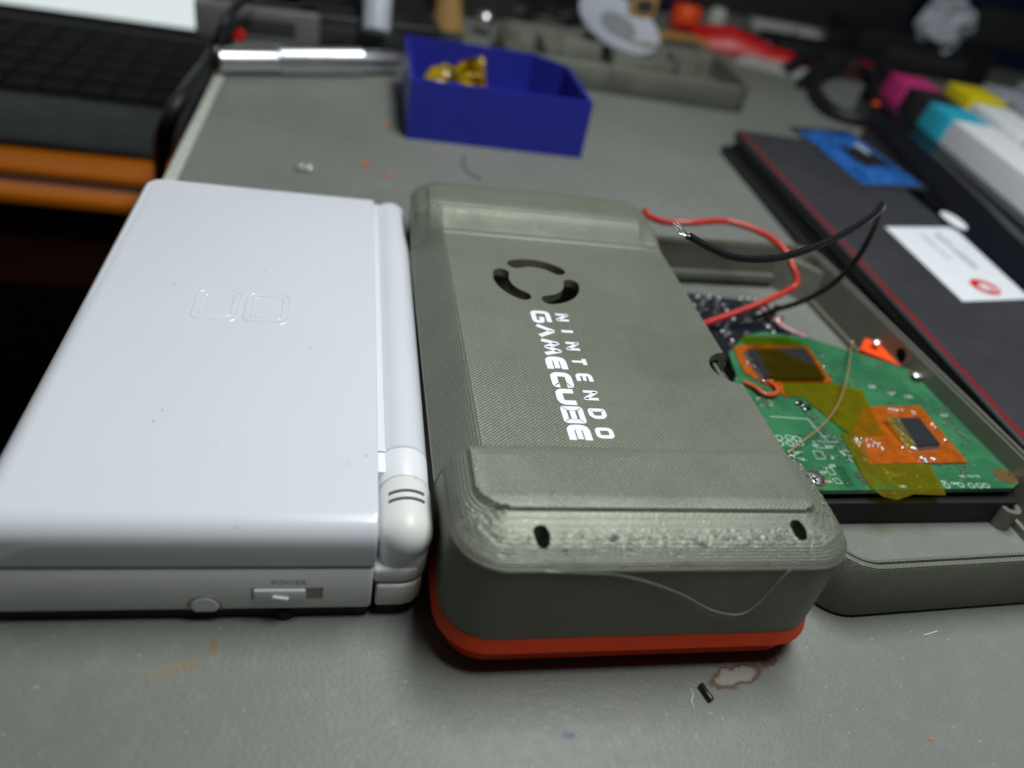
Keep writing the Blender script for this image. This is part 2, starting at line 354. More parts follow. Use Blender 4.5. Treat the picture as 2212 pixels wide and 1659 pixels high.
MB().box(-520, 20, wl_[2], 340, ZB-6, ZB, 1.5).xf(WM).build('plank', M['wood'], wb)
MB().box(-520, 20, wl_[1]+2, wl_[1]+14, ZB-60, ZB-9.2, 1).xf(WM).build('apron', M['wood2'], wb)
for x in (-500, -20):
    for y in (12, 300): MB().box(x-18, x+18, y, y+30, -700, ZB-60.2, 2).xf(WM).build('leg', M['wood2'], wb)

# ------------------------------------------------------------------ white folding handheld
ds = thing('folding_handheld', (-37, 66, 0), 'white clamshell game handheld, closed, two embossed squares on its lid', 'handheld console')
def dring(i, z, x1, r=3.6, x0=-73.9, y0=0.0, y1=133.0):
    return rr(x0+i, x1, y0+i, y1-i, z, (max(r-i*.6,.8), .8, .8, max(r-i*.6,.8)), 6)
XL = -10.1
MB().loft([dring(3,.05,-10.6), dring(1.2,.1,-10.6), dring(.7,.6,-10.6), dring(.6,3.4,-10.6)]).build('shaded_underside', M['void'], ds)  # shaded white underside, painted black as a piece of its own
body = MB().loft([dring(.5,2.9,-10.3), dring(.12,3.3,-10.3), dring(0,4,-10.3), dring(0,13.0,-10.3), dring(.25,13.5,-10.3), dring(.9,13.75,-10.3)]).build('lower_body', M['cream'], ds)
MB().loft([dring(1.3,13.6,-10.6), dring(1.3,14.5,-10.6)]).build('gasket', M['seam'], ds)
lr = [dring(.9,14.2,XL), dring(.35,14.25,XL), dring(.15,14.6,XL)]
for i in range(11):
    a = math.pi/2*i/10; lr.append(dring(.15+4.6*(1-math.cos(a)), 18.9+4.6*math.sin(a), XL-.25*(i/10)**6, 4.6))
lid = MB().loft(lr).build('lid', M['lid'], ds, sm=50)
for (x0, x1) in ((-50.0,-40.1), (-39.2,-29.3)):
    e = MB()
    def sq(i, z, r): return rr(x0+i, x1-i, 60.3+i*1.2, 72.8-i*1.2, z, r, 5)
    rg = [sq(0,23.5,1.9), sq(.12,23.62,1.8), sq(.3,23.64,1.7), sq(.42,23.53,1.6), sq(1.55,23.53,.9), sq(1.67,23.64,.8), sq(1.85,23.62,.7), sq(1.97,23.5,.6)]
    e.loft(rg, False, False).build('emblem_square', M['lid'], lid)
# hinge
hb = MB()
prof = [(.2,22.6),(4.6,22.6),(4.9,22.9)] + [(4.95,y) for y in (40,80,125)] + [(4.95*math.cos(a), 129.6+4.95*math.sin(a)) for a in [math.pi/2*i/8 for i in range(9)]]
hb.lathe(prof, (-5.15, 0, 17.6), (0,1,0), 28).build('hinge_barrel', M['lid'], ds)
MB().box(-10.0, -8.4, 22.6, 132, 15, 21.1, .2).build('hinge_cradle', M['lid'], ds)
MB().lathe([(.2,15.0),(4.7,15.0),(4.8,15.2),(4.9,22.2),(4.7,22.4),(.2,22.4)], (-5.15,0,17.6), (0,1,0), 28).build('hinge_collar', M['white'], ds)
MB().box(-10.0, -8.2, 16.9, 22.3, 15, 21.0, .2).build('hinge_block', M['white'], ds)
MB().box(-10.25, -.9, 18, 133, 3, 14.6, .8, 2).build('hinge_base', M['cream'], ds)
cap = MB(); cr = []
for i in range(9):
    a = math.pi/2*i/8; cr.append((.02+4.85*math.sin(a), 5.2-4.9*math.cos(a)))
cr += [(4.9,8),(4.9,13)] + [(4.9*math.cos(a)+.02, 13.6+3.2*math.sin(a)) for a in [math.pi/2*i/6 for i in range(1,7)]]
cap.lathe(cr, (-5.05,0,17.7), (0,1,0), 28)
co = cap.build('hinge_cap', M['cream'], ds, sm=60)
MB().box(-9.6, -.7, 1.2, 17.5, 9.2, 17.0, 1.2, 3).build('hinge_arm', M['white'], ds)
for y in (10.6, 8.7):
    MB().tube([(-5.05+5.0*math.sin(a), y, 17.7+4.92*math.cos(a)) for a in [R(-38+76*i/10) for i in range(11)]], .3, 6, 0).build('indicator_mark', M['mark'], co)
MB().box(-10.2, -.9, .6, 17.5, 9.4, 12.8, .7, (.6,4,1,.6)).build('hinge_bracket', M['cream'], ds)
MB().box(-9.6, -1.0, .3, 17.5, 3.2, 8.9, .6, (.6,4,1,.6)).build('hinge_foot', M['cream'], ds)
MB().box(-9.4, -1.6, .9, 17, .05, 3.3, .4, (.6,4,1,.6)).build('foot_shaded_underside', M['void'], ds)  # shade under the hinge foot, painted black like the rest of the underside
# power slider, port plug, lettering on the near side
pw = thing if False else None
MB().box(-30.9, -18.8, -.03, .6, 6.0, 9.0).build('slider_slot', M['seam'], ds)
sl = MB().box(-30.5, -21.8, -.55, .4, 6.2, 8.8, .2).build('power_slider', M['white'], ds)
sw = MB().box(-1.4, 1.4, -.35, .3, -.35, .35, .18); sw.xf(Matrix.Translation((-26.0,-.7,7.1)) @ Matrix.Rotation(R(12),4,'Y')).build('slider_grip', M['white'], sl)
pl = MB().lathe([(2.3,-.4),(2.3,.12),(2.1,.3),(.1,.32)], (-38.6, 0, 4.4), (0,-1,0), 24)
pl.v = [Vector((p.x, p.y, max(p.z, 3.1))) for p in pl.v]; pl.build('port_plug', M['white'], ds)
pr = MB().tube([(-38.6+2.7*math.cos(a), -.02, 4.3+2.7*math.sin(a)) for a in [R(-18+216*i/18) for i in range(19)]], .22, 6, 0)
pr.build('port_rim', M['seam'], ds)
MB().lathe([(2.2,0),(2.4,.4),(2.0,1.2),(2.0,2.0)], (-25.5,2.1,0.02), (0,0,1), 20).build('rubber_foot', M['void'], ds)
def text_mesh(body, size, name, mat, parent, Mx, ext=.04):
    cu = bpy.data.curves.new(name, 'FONT'); cu.body = body; cu.size = size; cu.extrude = ext; cu.align_x = 'CENTER'; cu.align_y = 'CENTER'; cu.resolution_u = 2
    o = bpy.data.objects.new('tmp', cu); sc.collection.objects.link(o); bpy.context.view_layer.update()
    me = bpy.data.meshes.new_from_object(o.evaluated_get(bpy.context.evaluated_depsgraph_get())); bpy.data.objects.remove(o); bpy.data.curves.remove(cu)
    off = BASE[parent.name]
    for v in me.vertices: v.co = ((Mx @ v.co) - off) * MM
    me.name = name; me.materials.clear(); me.materials.append(mat)
    q = bpy.data.objects.new(name, me); sc.collection.objects.link(q); q.parent = parent; BASE[q.name] = off
    return q
text_mesh('POWER', 1.7, 'lettering', M['seam'], ds, Matrix.Translation((-24.6,-.02,10.4)) @ Matrix.Rotation(R(90),4,'X'))

# ------------------------------------------------------------------ olive printed handheld
YAW = R(.39)
ol = thing('printed_handheld', (37.6, 60, 0), 'grey green 3D printed handheld with white lettering, raised end grips and orange underside', 'handheld console')
X0, X1, Y0, Y1, RC = .95, 73.4, -12.1, 133.2, 9.2
def sstep(t): t = max(0, min(1, t)); return t*t*(3-2*t)
IKF = ((0,.95),(.3,.78),(1.0,.75),(2.4,.60),(3.8,.38),(5.2,.12),(5.6,.055),(5.9,.075),(8.2,.06),(8.5,0))   # far grip, side towards the panel
IKN = ((0,.95),(.3,.78),(1.0,.74),(3.2,.33),(4.6,.08),(6.0,0))                                              # near grip
def inner(u, K):
    if u <= 0: return 1.0
    for (a, x), (b, y) in zip(K, K[1:]):
        if u <= b: return x + (y-x)*(u-a)/(b-a)
    return 0.0
PK = ((0,0),(.06,.17),(.30,.50),(.50,.60),(.955,.79),(.985,.94),(1,.95))
def pk(t):
    for (a, x), (b, y) in zip(PK, PK[1:]):
        if t <= b: return x + (y-x)*(t-a)/(b-a)
    return 1.0
def oring(d, n1=9, nx=110, ny=420):
    """points of the outline inset by d, with a chamfer width for each direction"""
    q = max(RC-d, 0); out = []
    x0, x1, y0, y1 = X0+d, X1-d, Y0+d, Y1-d
    WL, WF, WR = 4.0, 9.2, 7.0
    def seg(ax, ay, bx, by, n, w):
        for i in range(1, n):
            t = i/n; yy = ay+(by-ay)*t; ww = w
            if w < WF:                                # plateau corners are rounded
                rad = WF-w; e = min(yy-(Y0+RC), (Y1-RC)-yy)
                if e < rad: ww = w + rad*(1-math.sqrt(max(0, 1-(1-max(e,0)/rad)**2)))
            out.append((ax+(bx-ax)*t, yy, ww))
    def arc(cx, cy, a0, w0, w1):
        for i in range(n1+1):
            a = R(a0+90*i/n1); out.append((cx+q*math.cos(a), cy+q*math.sin(a), w0+(w1-w0)*i/n1))
    arc(x0+q, y0+q, 180, WF, WF); seg(x0+q, y0, x1-q, y0, nx, WF); arc(x1-q, y0+q, 270, WF, WF); seg(x1, y0+q, x1, y1-q, ny, WR)
    arc(x1-q, y1-q, 0, WF, WF); seg(x1-q, y1, x0+q, y1, nx, WF); arc(x0+q, y1-q, 90, WF, WF); seg(x0, y1-q, x0, y0+q, ny, WL)
    return out
HG = 5.3; YN, YF = 11.4, 111.7                      # grip height, inner edges of the two raised slabs
def oz(x, y, w_, d):
    t = min(1, d/w_); g = 28.0 + HG*pk(t)
    e = min(x-X0-4.0, X1-x-7.0, (y-Y0-9.2) if y < 60 else (Y1-y-9.2), (YN-y) if y < 60 else (y-YF))
    if t >= 1 and e > 0: g = 28.0 + HG*(.95 + .05*min(1, e/2.2))
    if .05 < t < .66 and (y < 1 or x > 66) and y < 14:
        k = math.sin(math.pi*(t-.05)/.61)
        n_a = mnoise.noise(Vector((x*.9, y*1.6, 3))); n_b = mnoise.noise(Vector((x*1.7, y*2.4, 7)))
        g += k*(.24*n_a + .36*n_b - .8*max(0, n_b*n_a*4-.40))
    p = 28.0
    if x < 9: p = 28 - 9.0*(((9-x)/8.05)**1.5)
    if x > 71.7: p = 28 - 3.2*((x-71.7)/1.7)**1.3
    u = (y-YN) if y < 60 else (YF-y)
    if u <= 0: return g
    f = inner(u, IKN if y < 60 else IKF)
    ge = min(g, 28.0 + HG*.95)
    return p + (ge-p)*min(1, f/.95)
ds_ = [0,.12,.3,.6,.95,1.3,1.7,2.1,2.5,2.9,3.3,3.7,4.1,4.6,5.1,5.6,6.1,6.6,7.1,7.5,7.7,7.9,8.2,8.45,8.6,8.75,8.9,9.06,9.2]
NX, NY = 110, 420
top = []
for d in ds_: top.append([Vector((x, y, oz(x, y, w_, d))) for x, y, w_ in oring(d)])
gx = [X0+RC+(X1-X0-2*RC)*i/NX for i in range(NX+1)]; gy = [Y0+RC+(Y1-Y0-2*RC)*j/NY for j in range(NY+1)]
gridv = [Vector((x, y, oz(x, y, 1, 11))) for y in gy for x in gx]
gridf = [[j*(NX+1)+i, j*(NX+1)+i+1, (j+1)*(NX+1)+i+1, (j+1)*(NX+1)+i] for j in range(NY) for i in range(NX)]
rings = [[Vector((x, y, z)) for x, y, _ in oring(0)] for z in (10.0, 10.3)]
b0 = top[0]
for k in (.5, .9): rings.append([Vector((p.x, p.y, 10.3+(p.z-.35-10.3)*k)) for p in b0])
rings.append([Vector((p.x, p.y, p.z-.5)) for p in b0])
lip = [Vector((x, y, 0)) for x, y, _ in oring(-.22)]
rings.append([Vector((q.x, q.y, p.z-.35)) for p, q in zip(b0, lip)]); rings.append([Vector((q.x, q.y, p.z-.12)) for p, q in zip(b0, lip)])
sh = MB().loft(rings + top, True, False); sh.add(gridv, gridf); sh.yaw(YAW)
shell = sh.build('back_shell', M['olive'], ol, sm=32)
cutters = [MB().lathe([(14,12.5),(14,26)], (30.6,80.6,0), (0,0,1), 40).yaw(YAW), MB().box(58, 71.2, 38, 56, 12.5, 26).yaw(YAW)]
FC = (30.6, 80.6)
for g0 in (20, 140, 260):
    a0, a1 = g0+21, g0+99; pts = []
    ro, ri = 11.2, 7.1; rm, rh = (ro+ri)/2, (ro-ri)/2
    for i in range(17): a = R(a0+(a1-a0)*i/16); pts.append((FC[0]+ro*math.cos(a), FC[1]+ro*math.sin(a)))
    e = R(a1)
    for i in range(1, 6): b = e + math.pi*i/6; pts.append((FC[0]+rm*math.cos(e)+rh*math.cos(b), FC[1]+rm*math.sin(e)+rh*math.sin(b)))
    for i in range(17): a = R(a1+(a0-a1)*i/16); pts.append((FC[0]+ri*math.cos(a), FC[1]+ri*math.sin(a)))
    e = R(a0)
    for i in range(1, 6): b = e + math.pi + math.pi*i/6; pts.append((FC[0]+rm*math.cos(e)+rh*math.cos(b), FC[1]+rm*math.sin(e)+rh*math.sin(b)))
    cutters.append(MB().prism(pts, 25, 30).yaw(YAW))
cutters.append(MB().prism([(72.3+6.2*math.cos(2*math.pi*i/28), 46.6+6.2*math.sin(2*math.pi*i/28)) for i in range(28)], 13, 30).yaw(YAW))
for hx, hy in ((15.0,-7.6), (61.6,-6.4)):
    cutters.append(MB().prism([(hx+1.45*math.cos(2*math.pi*i/16)+.16*math.sin(5*i), hy+2.0*math.sin(2*math.pi*i/16)+.12*math.cos(7*i)) for i in range(16)], 18, 36).yaw(YAW))
cut(shell, cutters)
MB().lathe([(.2,0),(10.9,0),(10.9,.8),(.2,.8)], (FC[0],FC[1],12.6), (0,0,1), 32).yaw(YAW).build('fan_hub', M['dred'], ol)
MB().box(69.7, 70.7, 39.5, 54.0, 12.6, 25.2, .2).yaw(YAW).build('inner_rib', M['olive'], ol)
def fring(i, z): return [Vector((x, y, z)) for x, y, _ in oring(i, nx=30, ny=60)]
fr = MB().loft([fring(5.5,.35), fring(3.2,.4), fring(1.5,1.8), fring(.9,5.9), fring(-.6,6.6), fring(-.8,6.9), fring(-.72,7.2), fring(.0,9.75), fring(.4,9.98)]); fr.yaw(YAW)
fr.build('front_shell', M['orange'], ol)
MB().box(12, 64, 4, 118, 0, .5, .2).yaw(YAW).build('face_panel', M['void'], ol)
# thin loose filament line on the near side
st = []
for (u, v) in ((740,690),(900,697),(1050,704),(1200,737),(1350,792),(1430,835),(1500,869),(1590,885),(1650,870),(1720,812),(1800,722),(1880,652)):
    d = ray(824.8+u*.4794, 903.4+v*.4794); t = (-12.15-CAM.y)/d.y; p = CAM + d*t
    if p.x > 62: p = p + Vector((0, (p.x-62)**2*.06, 0))
    st.append(p)
MB().tube(st, .10, 5, 4).build('filament_strand', M['pale'], ol)
# lettering: every glyph a raised ribbon
def ribbon(pts, wd, closed=False):
    P = [Vector((a, b)) for a, b in pts]; n = len(P); L, Q = [], []
    for i in range(n):
        a = P[(i-1) % n] if closed or i > 0 else None; b = P[(i+1) % n] if closed or i < n-1 else None
        d1 = (P[i]-a).normalized() if a else None; d2 = (b-P[i]).normalized() if b else None
        t = ((d1 or d2)+(d2 or d1)).normalized(); nn = Vector((-t.y, t.x)); c = max(.5, nn.dot(Vector((-(d2 or d1).y, (d2 or d1).x))))
        L.append(P[i]+nn*wd/2/c); Q.append(P[i]-nn*wd/2/c)
    return L, Q
def rcorner(pts, r, closed=False, k=4):
    out = []; n = len(pts); P = [Vector(p) for p in pts]
    for i in range(n):
        if not closed and i in (0, n-1): out.append(tuple(P[i])); continue
        a, b = P[(i-1) % n]-P[i], P[(i+1) % n]-P[i]; q = min(r, a.length*.45, b.length*.45)
        s0, s1 = P[i]+a.normalized()*q, P[i]+b.normalized()*q
        for j in range(k+1): t = j/k; out.append(tuple(s0*(1-t)**2 + P[i]*2*t*(1-t) + s1*t*t))
    return out
GL = {'G': [[(1,1),(0,1),(0,0),(1,0),(1,.52),(.5,.52)]], 'A': [[(0,0),(.5,1),(1,0)]], 'M': [[(0,0),(.22,1),(.5,.18),(.78,1),(1,0)]],
      'E': [[(1,1),(0,1),(0,0),(1,0)], [(.16,.5),(.9,.5)]], 'C': [[(1,.74),(1,1),(0,1),(0,0),(1,0),(1,.26)]], 'U': [[(0,1),(0,0),(1,0),(1,1)]],
      'B': [[(0,0),(0,1),(1,1),(1,0)], [(.18,.5),(.82,.5)]], 'N': [[(0,0),(0,1),(1,0),(1,1)]], 'I': [[(.5,0),(.5,1)]], 'T': [[(0,1),(1,1)], [(.5,.84),(.5,0)]],
      'D': [[(0,0),(0,1),(.72,1),(1,.78),(1,.22),(.72,0)]], 'O': [[(0,0),(0,1),(1,1),(1,0)]]}
CL = {('B',0), ('D',0), ('O',0)}
def glyph(ch, s, wl, x, h, wd0):                  # s: where it starts along the reading line (towards the viewer), x: its foot line
    g = MB()
    for k, pl_ in enumerate(GL[ch]):
        cl = (ch, k) in CL; wd = wd0*(.80 if ch in 'BAMG' else (.8 if k else 1))
        pts = [(a*(wl-wd)+wd/2, b*(h-wd)+wd/2) for a, b in pl_]
        pts = rcorner(pts, wd*(.75 if ch not in 'AMNDB' else .3), cl); L, Q = ribbon(pts, wd, cl)
        z0, z1 = 27.9, 28.16 + .01*k; n = len(L)
        def W(p, z): return (x + p.y, s - p.x, z)
        vs = [W(p, z1) for p in L] + [W(p, z1) for p in Q] + [W(p, z0) for p in L] + [W(p, z0) for p in Q]; fs = []
        for i in range(n if cl else n-1):
            j = (i+1) % n; fs += [[i,j,n+j,n+i], [i,2*n+i,2*n+j,j], [n+i,n+j,3*n+j,3*n+i]]
        if not cl: fs += [[0,n,3*n,2*n], [n-1,3*n-1,4*n-1,2*n-1]]
        g.add(vs, fs)
    g.yaw(YAW); return g.build('letter', M['letter'], ol, sm=0)
wds = {'M': 6.6, 'A': 5.6}
word = 'GAMECUBE'; tot = sum(wds.get(c, 5.35) for c in word); gap = (47.3-tot)/7; s = 65.9
for c in word: glyph(c, s, wds.get(c, 5.35), 26.2, 4.75, 1.52); s -= wds.get(c, 5.35)+gap
for i, c in enumerate('NINTENDO'): glyph(c, 65.2-i*5.98, 3.3, 31.95, 3.8, .86 if c == 'N' else 1.0)

# ------------------------------------------------------------------ open printed frame with the boards in it
TY = R(3.34); TO = Vector((80.9, -2.4, 0)); TW, TL, TH = 73.5, 143.2, 15.6
TM = Matrix.Translation(TO) @ Matrix.Rotation(TY, 4, 'Z')
frm = thing('printed_open_tray', TM @ Vector((TW/2, TL/2, 0)), 'open grey green printed housing frame lying on the table with circuit boards inside', 'housing')
fb = MB(); r_ = 9.0
def tr(i, z, r=None): return rr(i, TW-i, i, TL-i, z, max(r_-i,1.0) if r is None else r, 8)
fb.loft([tr(3.6,0,1.2), tr(.7,0), tr(.25,.6), tr(0,1.2), tr(0,TH-.5), tr(.3,TH), tr(1.2,TH), tr(1.25,TH-1.0), tr(2.0,TH-1.0), tr(2.05,TH-.3), tr(2.7,TH-.3), tr(2.75,2.4), tr(3.6,2.2,1.2), tr(3.6,0,1.2)], False, False)
fb.xf(TM); frame = fb.build('frame_wall', M['olive'], frm)
cut(frame, [MB().lathe([(2.3,-8),(2.3,8)], TM @ Vector((TW-1.5, 81.0, 11.4)), (1,0,0), 18)])
MB().lathe([(2.6,0),(2.6,.4)], TM @ Vector((TW+.02, 81.0, 11.4)), (1,0,0), 18).build('hole_dark_backing', M['void'], frm)  # black disc added outside the wall hole so the opening stays dark
def bpost(lx, ly, h): MB().lathe([(2.3,0),(2.3,h),(1.0,h),(1.0,h-2)], TM @ Vector((lx, ly, 2.0)), (0,0,1), 16).build('screw_post', M['olive'], frm)
MB().lathe([(2.6,0),(2.6,6),(1.2,6),(1.2,4)], TM @ Vector((TW-6.5, 24, 0)), (0,0,1), 18).build('screw_post', M['olive'], frm)
MB().box(2.7, 60, TL-5.2, TL-2.8, 2, 5, .3).xf(TM).build('far_ledge', M['olive'], frm)
MB().loft([[TM @ Vector(p) for p in q] for q in ([(TW-2.9,TL-16,0),(TW-2.9,TL-12,0),(TW-9,TL-2.9,0),(TW-14,TL-2.9,0)], [(TW-2.9,TL-16,12.5),(TW-2.9,TL-12,12.5),(TW-9,TL-2.9,12.5),(TW-14,TL-2.9,12.5)])]).build('corner_gusset', M['olive'], frm)

# black panel module under the green board
lcd = MB().box(90.5, 147.5, 25.0, 82, 0.02, 7.2, .3).yaw(R(1.5), (118,50,0)).build('panel_module', M['void'], label='thin black panel module lying under the green circuit board', cat='panel')
# dark board further back
bb = thing('dark_circuit_board', at(1600, 690, 4), 'black circuit board crowded with small solder joints inside the frame', 'circuit board')
zb = 4.0
bpoly = [at(u, v, zb) for u, v in ((1440,640),(1488,633),(1655,655),(1690,700),(1730,745),(1640,800),(1510,780))]
MB().quad(bpoly, 1.4).build('board', M['pcbk'], bb)
rnd = random.Random(3); bc = {'silver': MB(), 'compg': MB(), 'comp': MB(), 'chip': MB()}
for k in range(120):
    u, v = rnd.uniform(1470,1690), rnd.uniform(640,745)
    if v < 640 + (u-1488)*.11 or u < 1480+(v-640)*.75: continue
    p = at(u, v, zb); a = rnd.choice(('compg','comp','chip','chip')); sx, sy, h = rnd.uniform(.5,1.4), rnd.uniform(.5,1.0), rnd.uniform(.3,1.1)
    bc[a].box(p.x-sx/2, p.x+sx/2, p.y-sy/2, p.y+sy/2, zb-.02, zb+h)
    for q in (-1, 1): bc['silver'].ball((p.x+q*(sx/2+.1), p.y, zb+.1), rnd.uniform(.18,.34), 8)
for (u, v) in ((1508,640),(1532,641),(1553,645),(1562,658),(1570,670),(1577,683),(1602,645),(1617,645),(1630,646),(1536,690),(1585,688),(1640,675),(1645,690),(1660,706),(1672,718),(1560,715),(1582,735),(1690,735),(1498,660),(1520,700)):
    p = at(u, v, zb+.6); bc['silver'].ball(p, .62, 12, (1,1,.7)); bc['silver'].lathe([(.35,0),(.35,.7)], (p.x,p.y,zb-.02), (0,0,1), 8)
for k, m in bc.items(): m.build({'silver':'solder_joint','compg':'capacitor','comp':'resistor','chip':'black_component'}[k], M[k], bb, kind='stuff')

# green board
zg = 10.2
gb = thing('green_circuit_board', at(1900, 920, zg), 'green circuit board with two black chips and amber tape strips inside the frame', 'circuit board')
def D4(u, v): return (1335.5+u*.4262, 471.3+v*.4262)          # reading points from an enlarged view
def G(u, v, z=zg): return at(*D4(u, v), z)
gp = [G(*q) for q in ((860,1352),(1040,1380),(2000,1368),(2030,1340),(1880,1150),(1600,830),(1490,770),(1230,690),(960,605),(740,575),(640,595),(560,680),(600,800),(540,900))]
MB().quad(gp, 1.2).build('board', [M['pcb']], gb)
def plate(name, pts, m, top, th, par=gb, sm=38): return MB().quad([G(u, v, top) for u, v in pts], th).build(name, m, par, sm)
plate('flex_patch', ((582,655),(640,640),(960,650),(1088,832),(830,830),(850,905),(640,780),(610,720)), M['tapeo'], zg+.35, .3)
plate('flex_patch', ((1240,955),(1530,950),(1772,1238),(1270,1246),(1178,1112)), M['tapeo'], zg+.45, .4)
# chip one with its row of pins
c1 = [G(u, v, zg+1.6) for u, v in ((655,662),(950,658),(1048,808),(748,806))]
ch1 = MB().quad(c1, 1.2).build('chip', M['chip'], gb)
pn = MB()
def pins(m, a, b, n, out, zt, l=1.4, wd=.2):
    a, b = Vector(a), Vector(b); t = (b-a).normalized(); o = Vector(out)
    for i in range(n):
        p = a + (b-a)*((i+.5)/n)
        q = [p - t*wd, p + t*wd]
        for s0, s1, za, zb_ in ((0,.35,zt,zt-.1),(.35,.6,zt-.1,zg+.5),(.6,l,zg+.5,zg+.5)):
            r1 = [Vector((x.x+o.x*s0, x.y+o.y*s0, za)) for x in q]; r2 = [Vector((x.x+o.x*s1, x.y+o.y*s1, zb_)) for x in q]
            m.loft([[r1[0], r1[1], r1[1]-Vector((0,0,.12)), r1[0]-Vector((0,0,.12))], [r2[0], r2[1], r2[1]-Vector((0,0,.12)), r2[0]-Vector((0,0,.12))]])
nl = (c1[3]-c1[0]).cross(Vector((0,0,1))).normalized()
pins(pn, c1[0]-Vector((0,0,.5)), c1[3]-Vector((0,0,.5)), 24, nl if nl.x < 0 else -nl, zg+1.1)
pn.build('pin_row', M['silver'], ch1, kind='stuff')
c2 = [G(u, v, zg+1.7) for u, v in ((1385,1012),(1525,1010),(1632,1142),(1512,1152),)]
ch2 = MB().quad(c2, 1.2).build('chip', M['chip'], gb); pn = MB()
pins(pn, c2[3]-Vector((0,0,.5)), c2[2]-Vector((0,0,.5)), 15, (0,-1,0), zg+1.2, 1.0)
pins(pn, c2[0]-Vector((0,0,.5)), c2[3]-Vector((0,0,.5)), 18, (-1,-.1,0), zg+1.2, 1.0)
pn.build('pin_row', M['silver'], ch2, kind='stuff')
# tape
M['tape2'] = mk_tape('kapton_thin', (.96,.90,.40), .07, .015)
def tape(pts, z, name='tape_strip', m='tape', th=.08):
    q = [G(u, v, z + dz) for u, v, dz in pts]; return MB().quad(q, th).build(name, M[m], gb, sm=60)
tape(((600,590,.0),(860,600,0),(960,640,1.2),(1062,815,1.2),(785,816,1.2),(700,662,1.2)), zg+.75, m='tape2')
tape(((835,835,0),(1075,835,0),(1235,868,0),(1345,1098,0),(1195,1112,0),(1040,985,0),(930,900,0),(850,905,0)), zg+.62)
tape(((1130,1085,0),(1240,1110,0),(1280,1245,.1),(1580,1245,.1),(1655,1382,0),(1660,1404,-.6),(1500,1398,-.8),(1415,1428,-1.3),(1340,1410,-1.0),(1290,1372,-.1),(1240,1300,0)), zg+.60)
tape(((1350,1010,1.3),(1415,1005,1.3),(1512,1152,1.3),(1450,1150,.2)), zg+.6)
# solder blobs, passives and silkscreen
rnd = random.Random(11); so, cg, ct = MB(), MB(), MB()
def blob(u, v, r, z=zg, sq=.7): so.ball(G(u, v, z+r*.35), r, 10, (1,1,sq))
for (u,v,r) in ((1465,1150,.62),(1490,1165,.7),(1440,1163,.5),(1505,1168,.55),(1535,1215,.6),(1555,1222,.55),(1585,1218,.5),(1600,1222,.5),(1560,1235,.45),(1375,968,.5),(1395,972,.5),(1415,975,.45),(1440,972,.4),(1490,978,.4),(1500,990,.4),(1655,1125,.55),(1590,1045,.5),(1605,1060,.4),(1038,755,.55),(905,935,.5),(945,968,.5),(935,950,.4),(655,732,.5),(735,825,.5),(780,822,.4),(645,835,.55),(1030,700,.4)): blob(u, v, r, zg+.5)
for i in range(34):
    a, b = rnd.random(), rnd.random(); blob(1190+130*a+25*b, 1112+52*b+a*8, .26, zg+.45)
for (u, v, n, du, dv) in ((1020,690,5,30,38),(1130,745,5,22,26),(1290,820,4,35,40),(1640,985,5,25,30),(1700,1080,4,22,14),(960,1000,7,30,26),(1050,1090,5,24,20),(1010,1145,3,40,6),(1020,1195,3,52,6),(720,935,4,16,10)):
    for i in range(n):
        p = G(u+du*i+rnd.uniform(-8,8), v+dv*i+rnd.uniform(-8,8), zg); sx, sy = rnd.choice(((.9,.5),(.5,.9),(1.1,.6)))
        (cg if rnd.random() < .6 else ct).box(p.x-sx*.3, p.x+sx*.3, p.y-sy*.5, p.y+sy*.5, zg-.02, zg+rnd.uniform(.3,.55))
        for q in (-1, 1): so.box(p.x-sx*.3+q*sx*.42-.08, p.x-sx*.3+q*sx*.42+sx*.3, p.y-sy*.5, p.y+sy*.5, zg-.02, zg+.32)
def inpoly(p, poly):
    c_ = False; n = len(poly)
    for i in range(n):
        a, b = poly[i], poly[i-1]
        if (a.y > p.y) != (b.y > p.y) and p.x < (b.x-a.x)*(p.y-a.y)/(b.y-a.y)+a.x: c_ = not c_
    return c_
for k in range(420):
    u, v = rnd.uniform(600,1850), rnd.uniform(620,1340)
    p = G(u, v, zg)
    if not inpoly(p, gp): continue
    if mnoise.noise(Vector((u*.008, v*.008, 4))) < -.02: continue
    if inpoly(p, [G(*q) for q in ((580,640),(960,640),(1100,840),(640,860))]) or inpoly(p, [G(*q) for q in ((1170,940),(1540,940),(1790,1250),(1250,1260))]): continue
    ang = rnd.random() < .5; a_, b_, h_ = (.34,.62,rnd.uniform(.25,.5)); a_, b_ = (b_, a_) if ang else (a_, b_)
    (cg if rnd.random() < .65 else ct).box(p.x-a_/2, p.x+a_/2, p.y-b_/2, p.y+b_/2, zg-.02, zg+h_)
    for q in (-1, 1):
        ox, oy = (q*.42, 0) if ang else (0, q*.42); so.box(p.x+ox-.16, p.x+ox+.16, p.y+oy-.16, p.y+oy+.16, zg-.02, zg+h_*.8)
so.build('solder_joint', M['solder'], gb, kind='stuff'); cg.build('capacitor', M['compg'], gb, kind='stuff'); ct.build('resistor', M['comp'], gb, kind='stuff')
for (u, v) in ((915,940), (955,965)):
    p = G(u, v, zg); MB().box(p.x-.9, p.x+.9, p.y-.7, p.y+.7, zg, zg+.9, .1).build('transistor', M['chip'], gb)
sk = MB()
def outline(u0, v0, u1, v1, wd=.1):
    P = [G(u0,v0), G(u1,v0), G(u1+22,v1), G(u0+22,v1)]
    for a, b in zip(P, P[1:]+P[:1]):
        t = (b-a).normalized(); n = Vector((-t.y, t.x, 0))*wd/2
        sk.quad([a-n+Vector((0,0,.03)), a+n+Vector((0,0,.03)), b+n+Vector((0,0,.03)), b-n+Vector((0,0,.03))][::-1], .06)
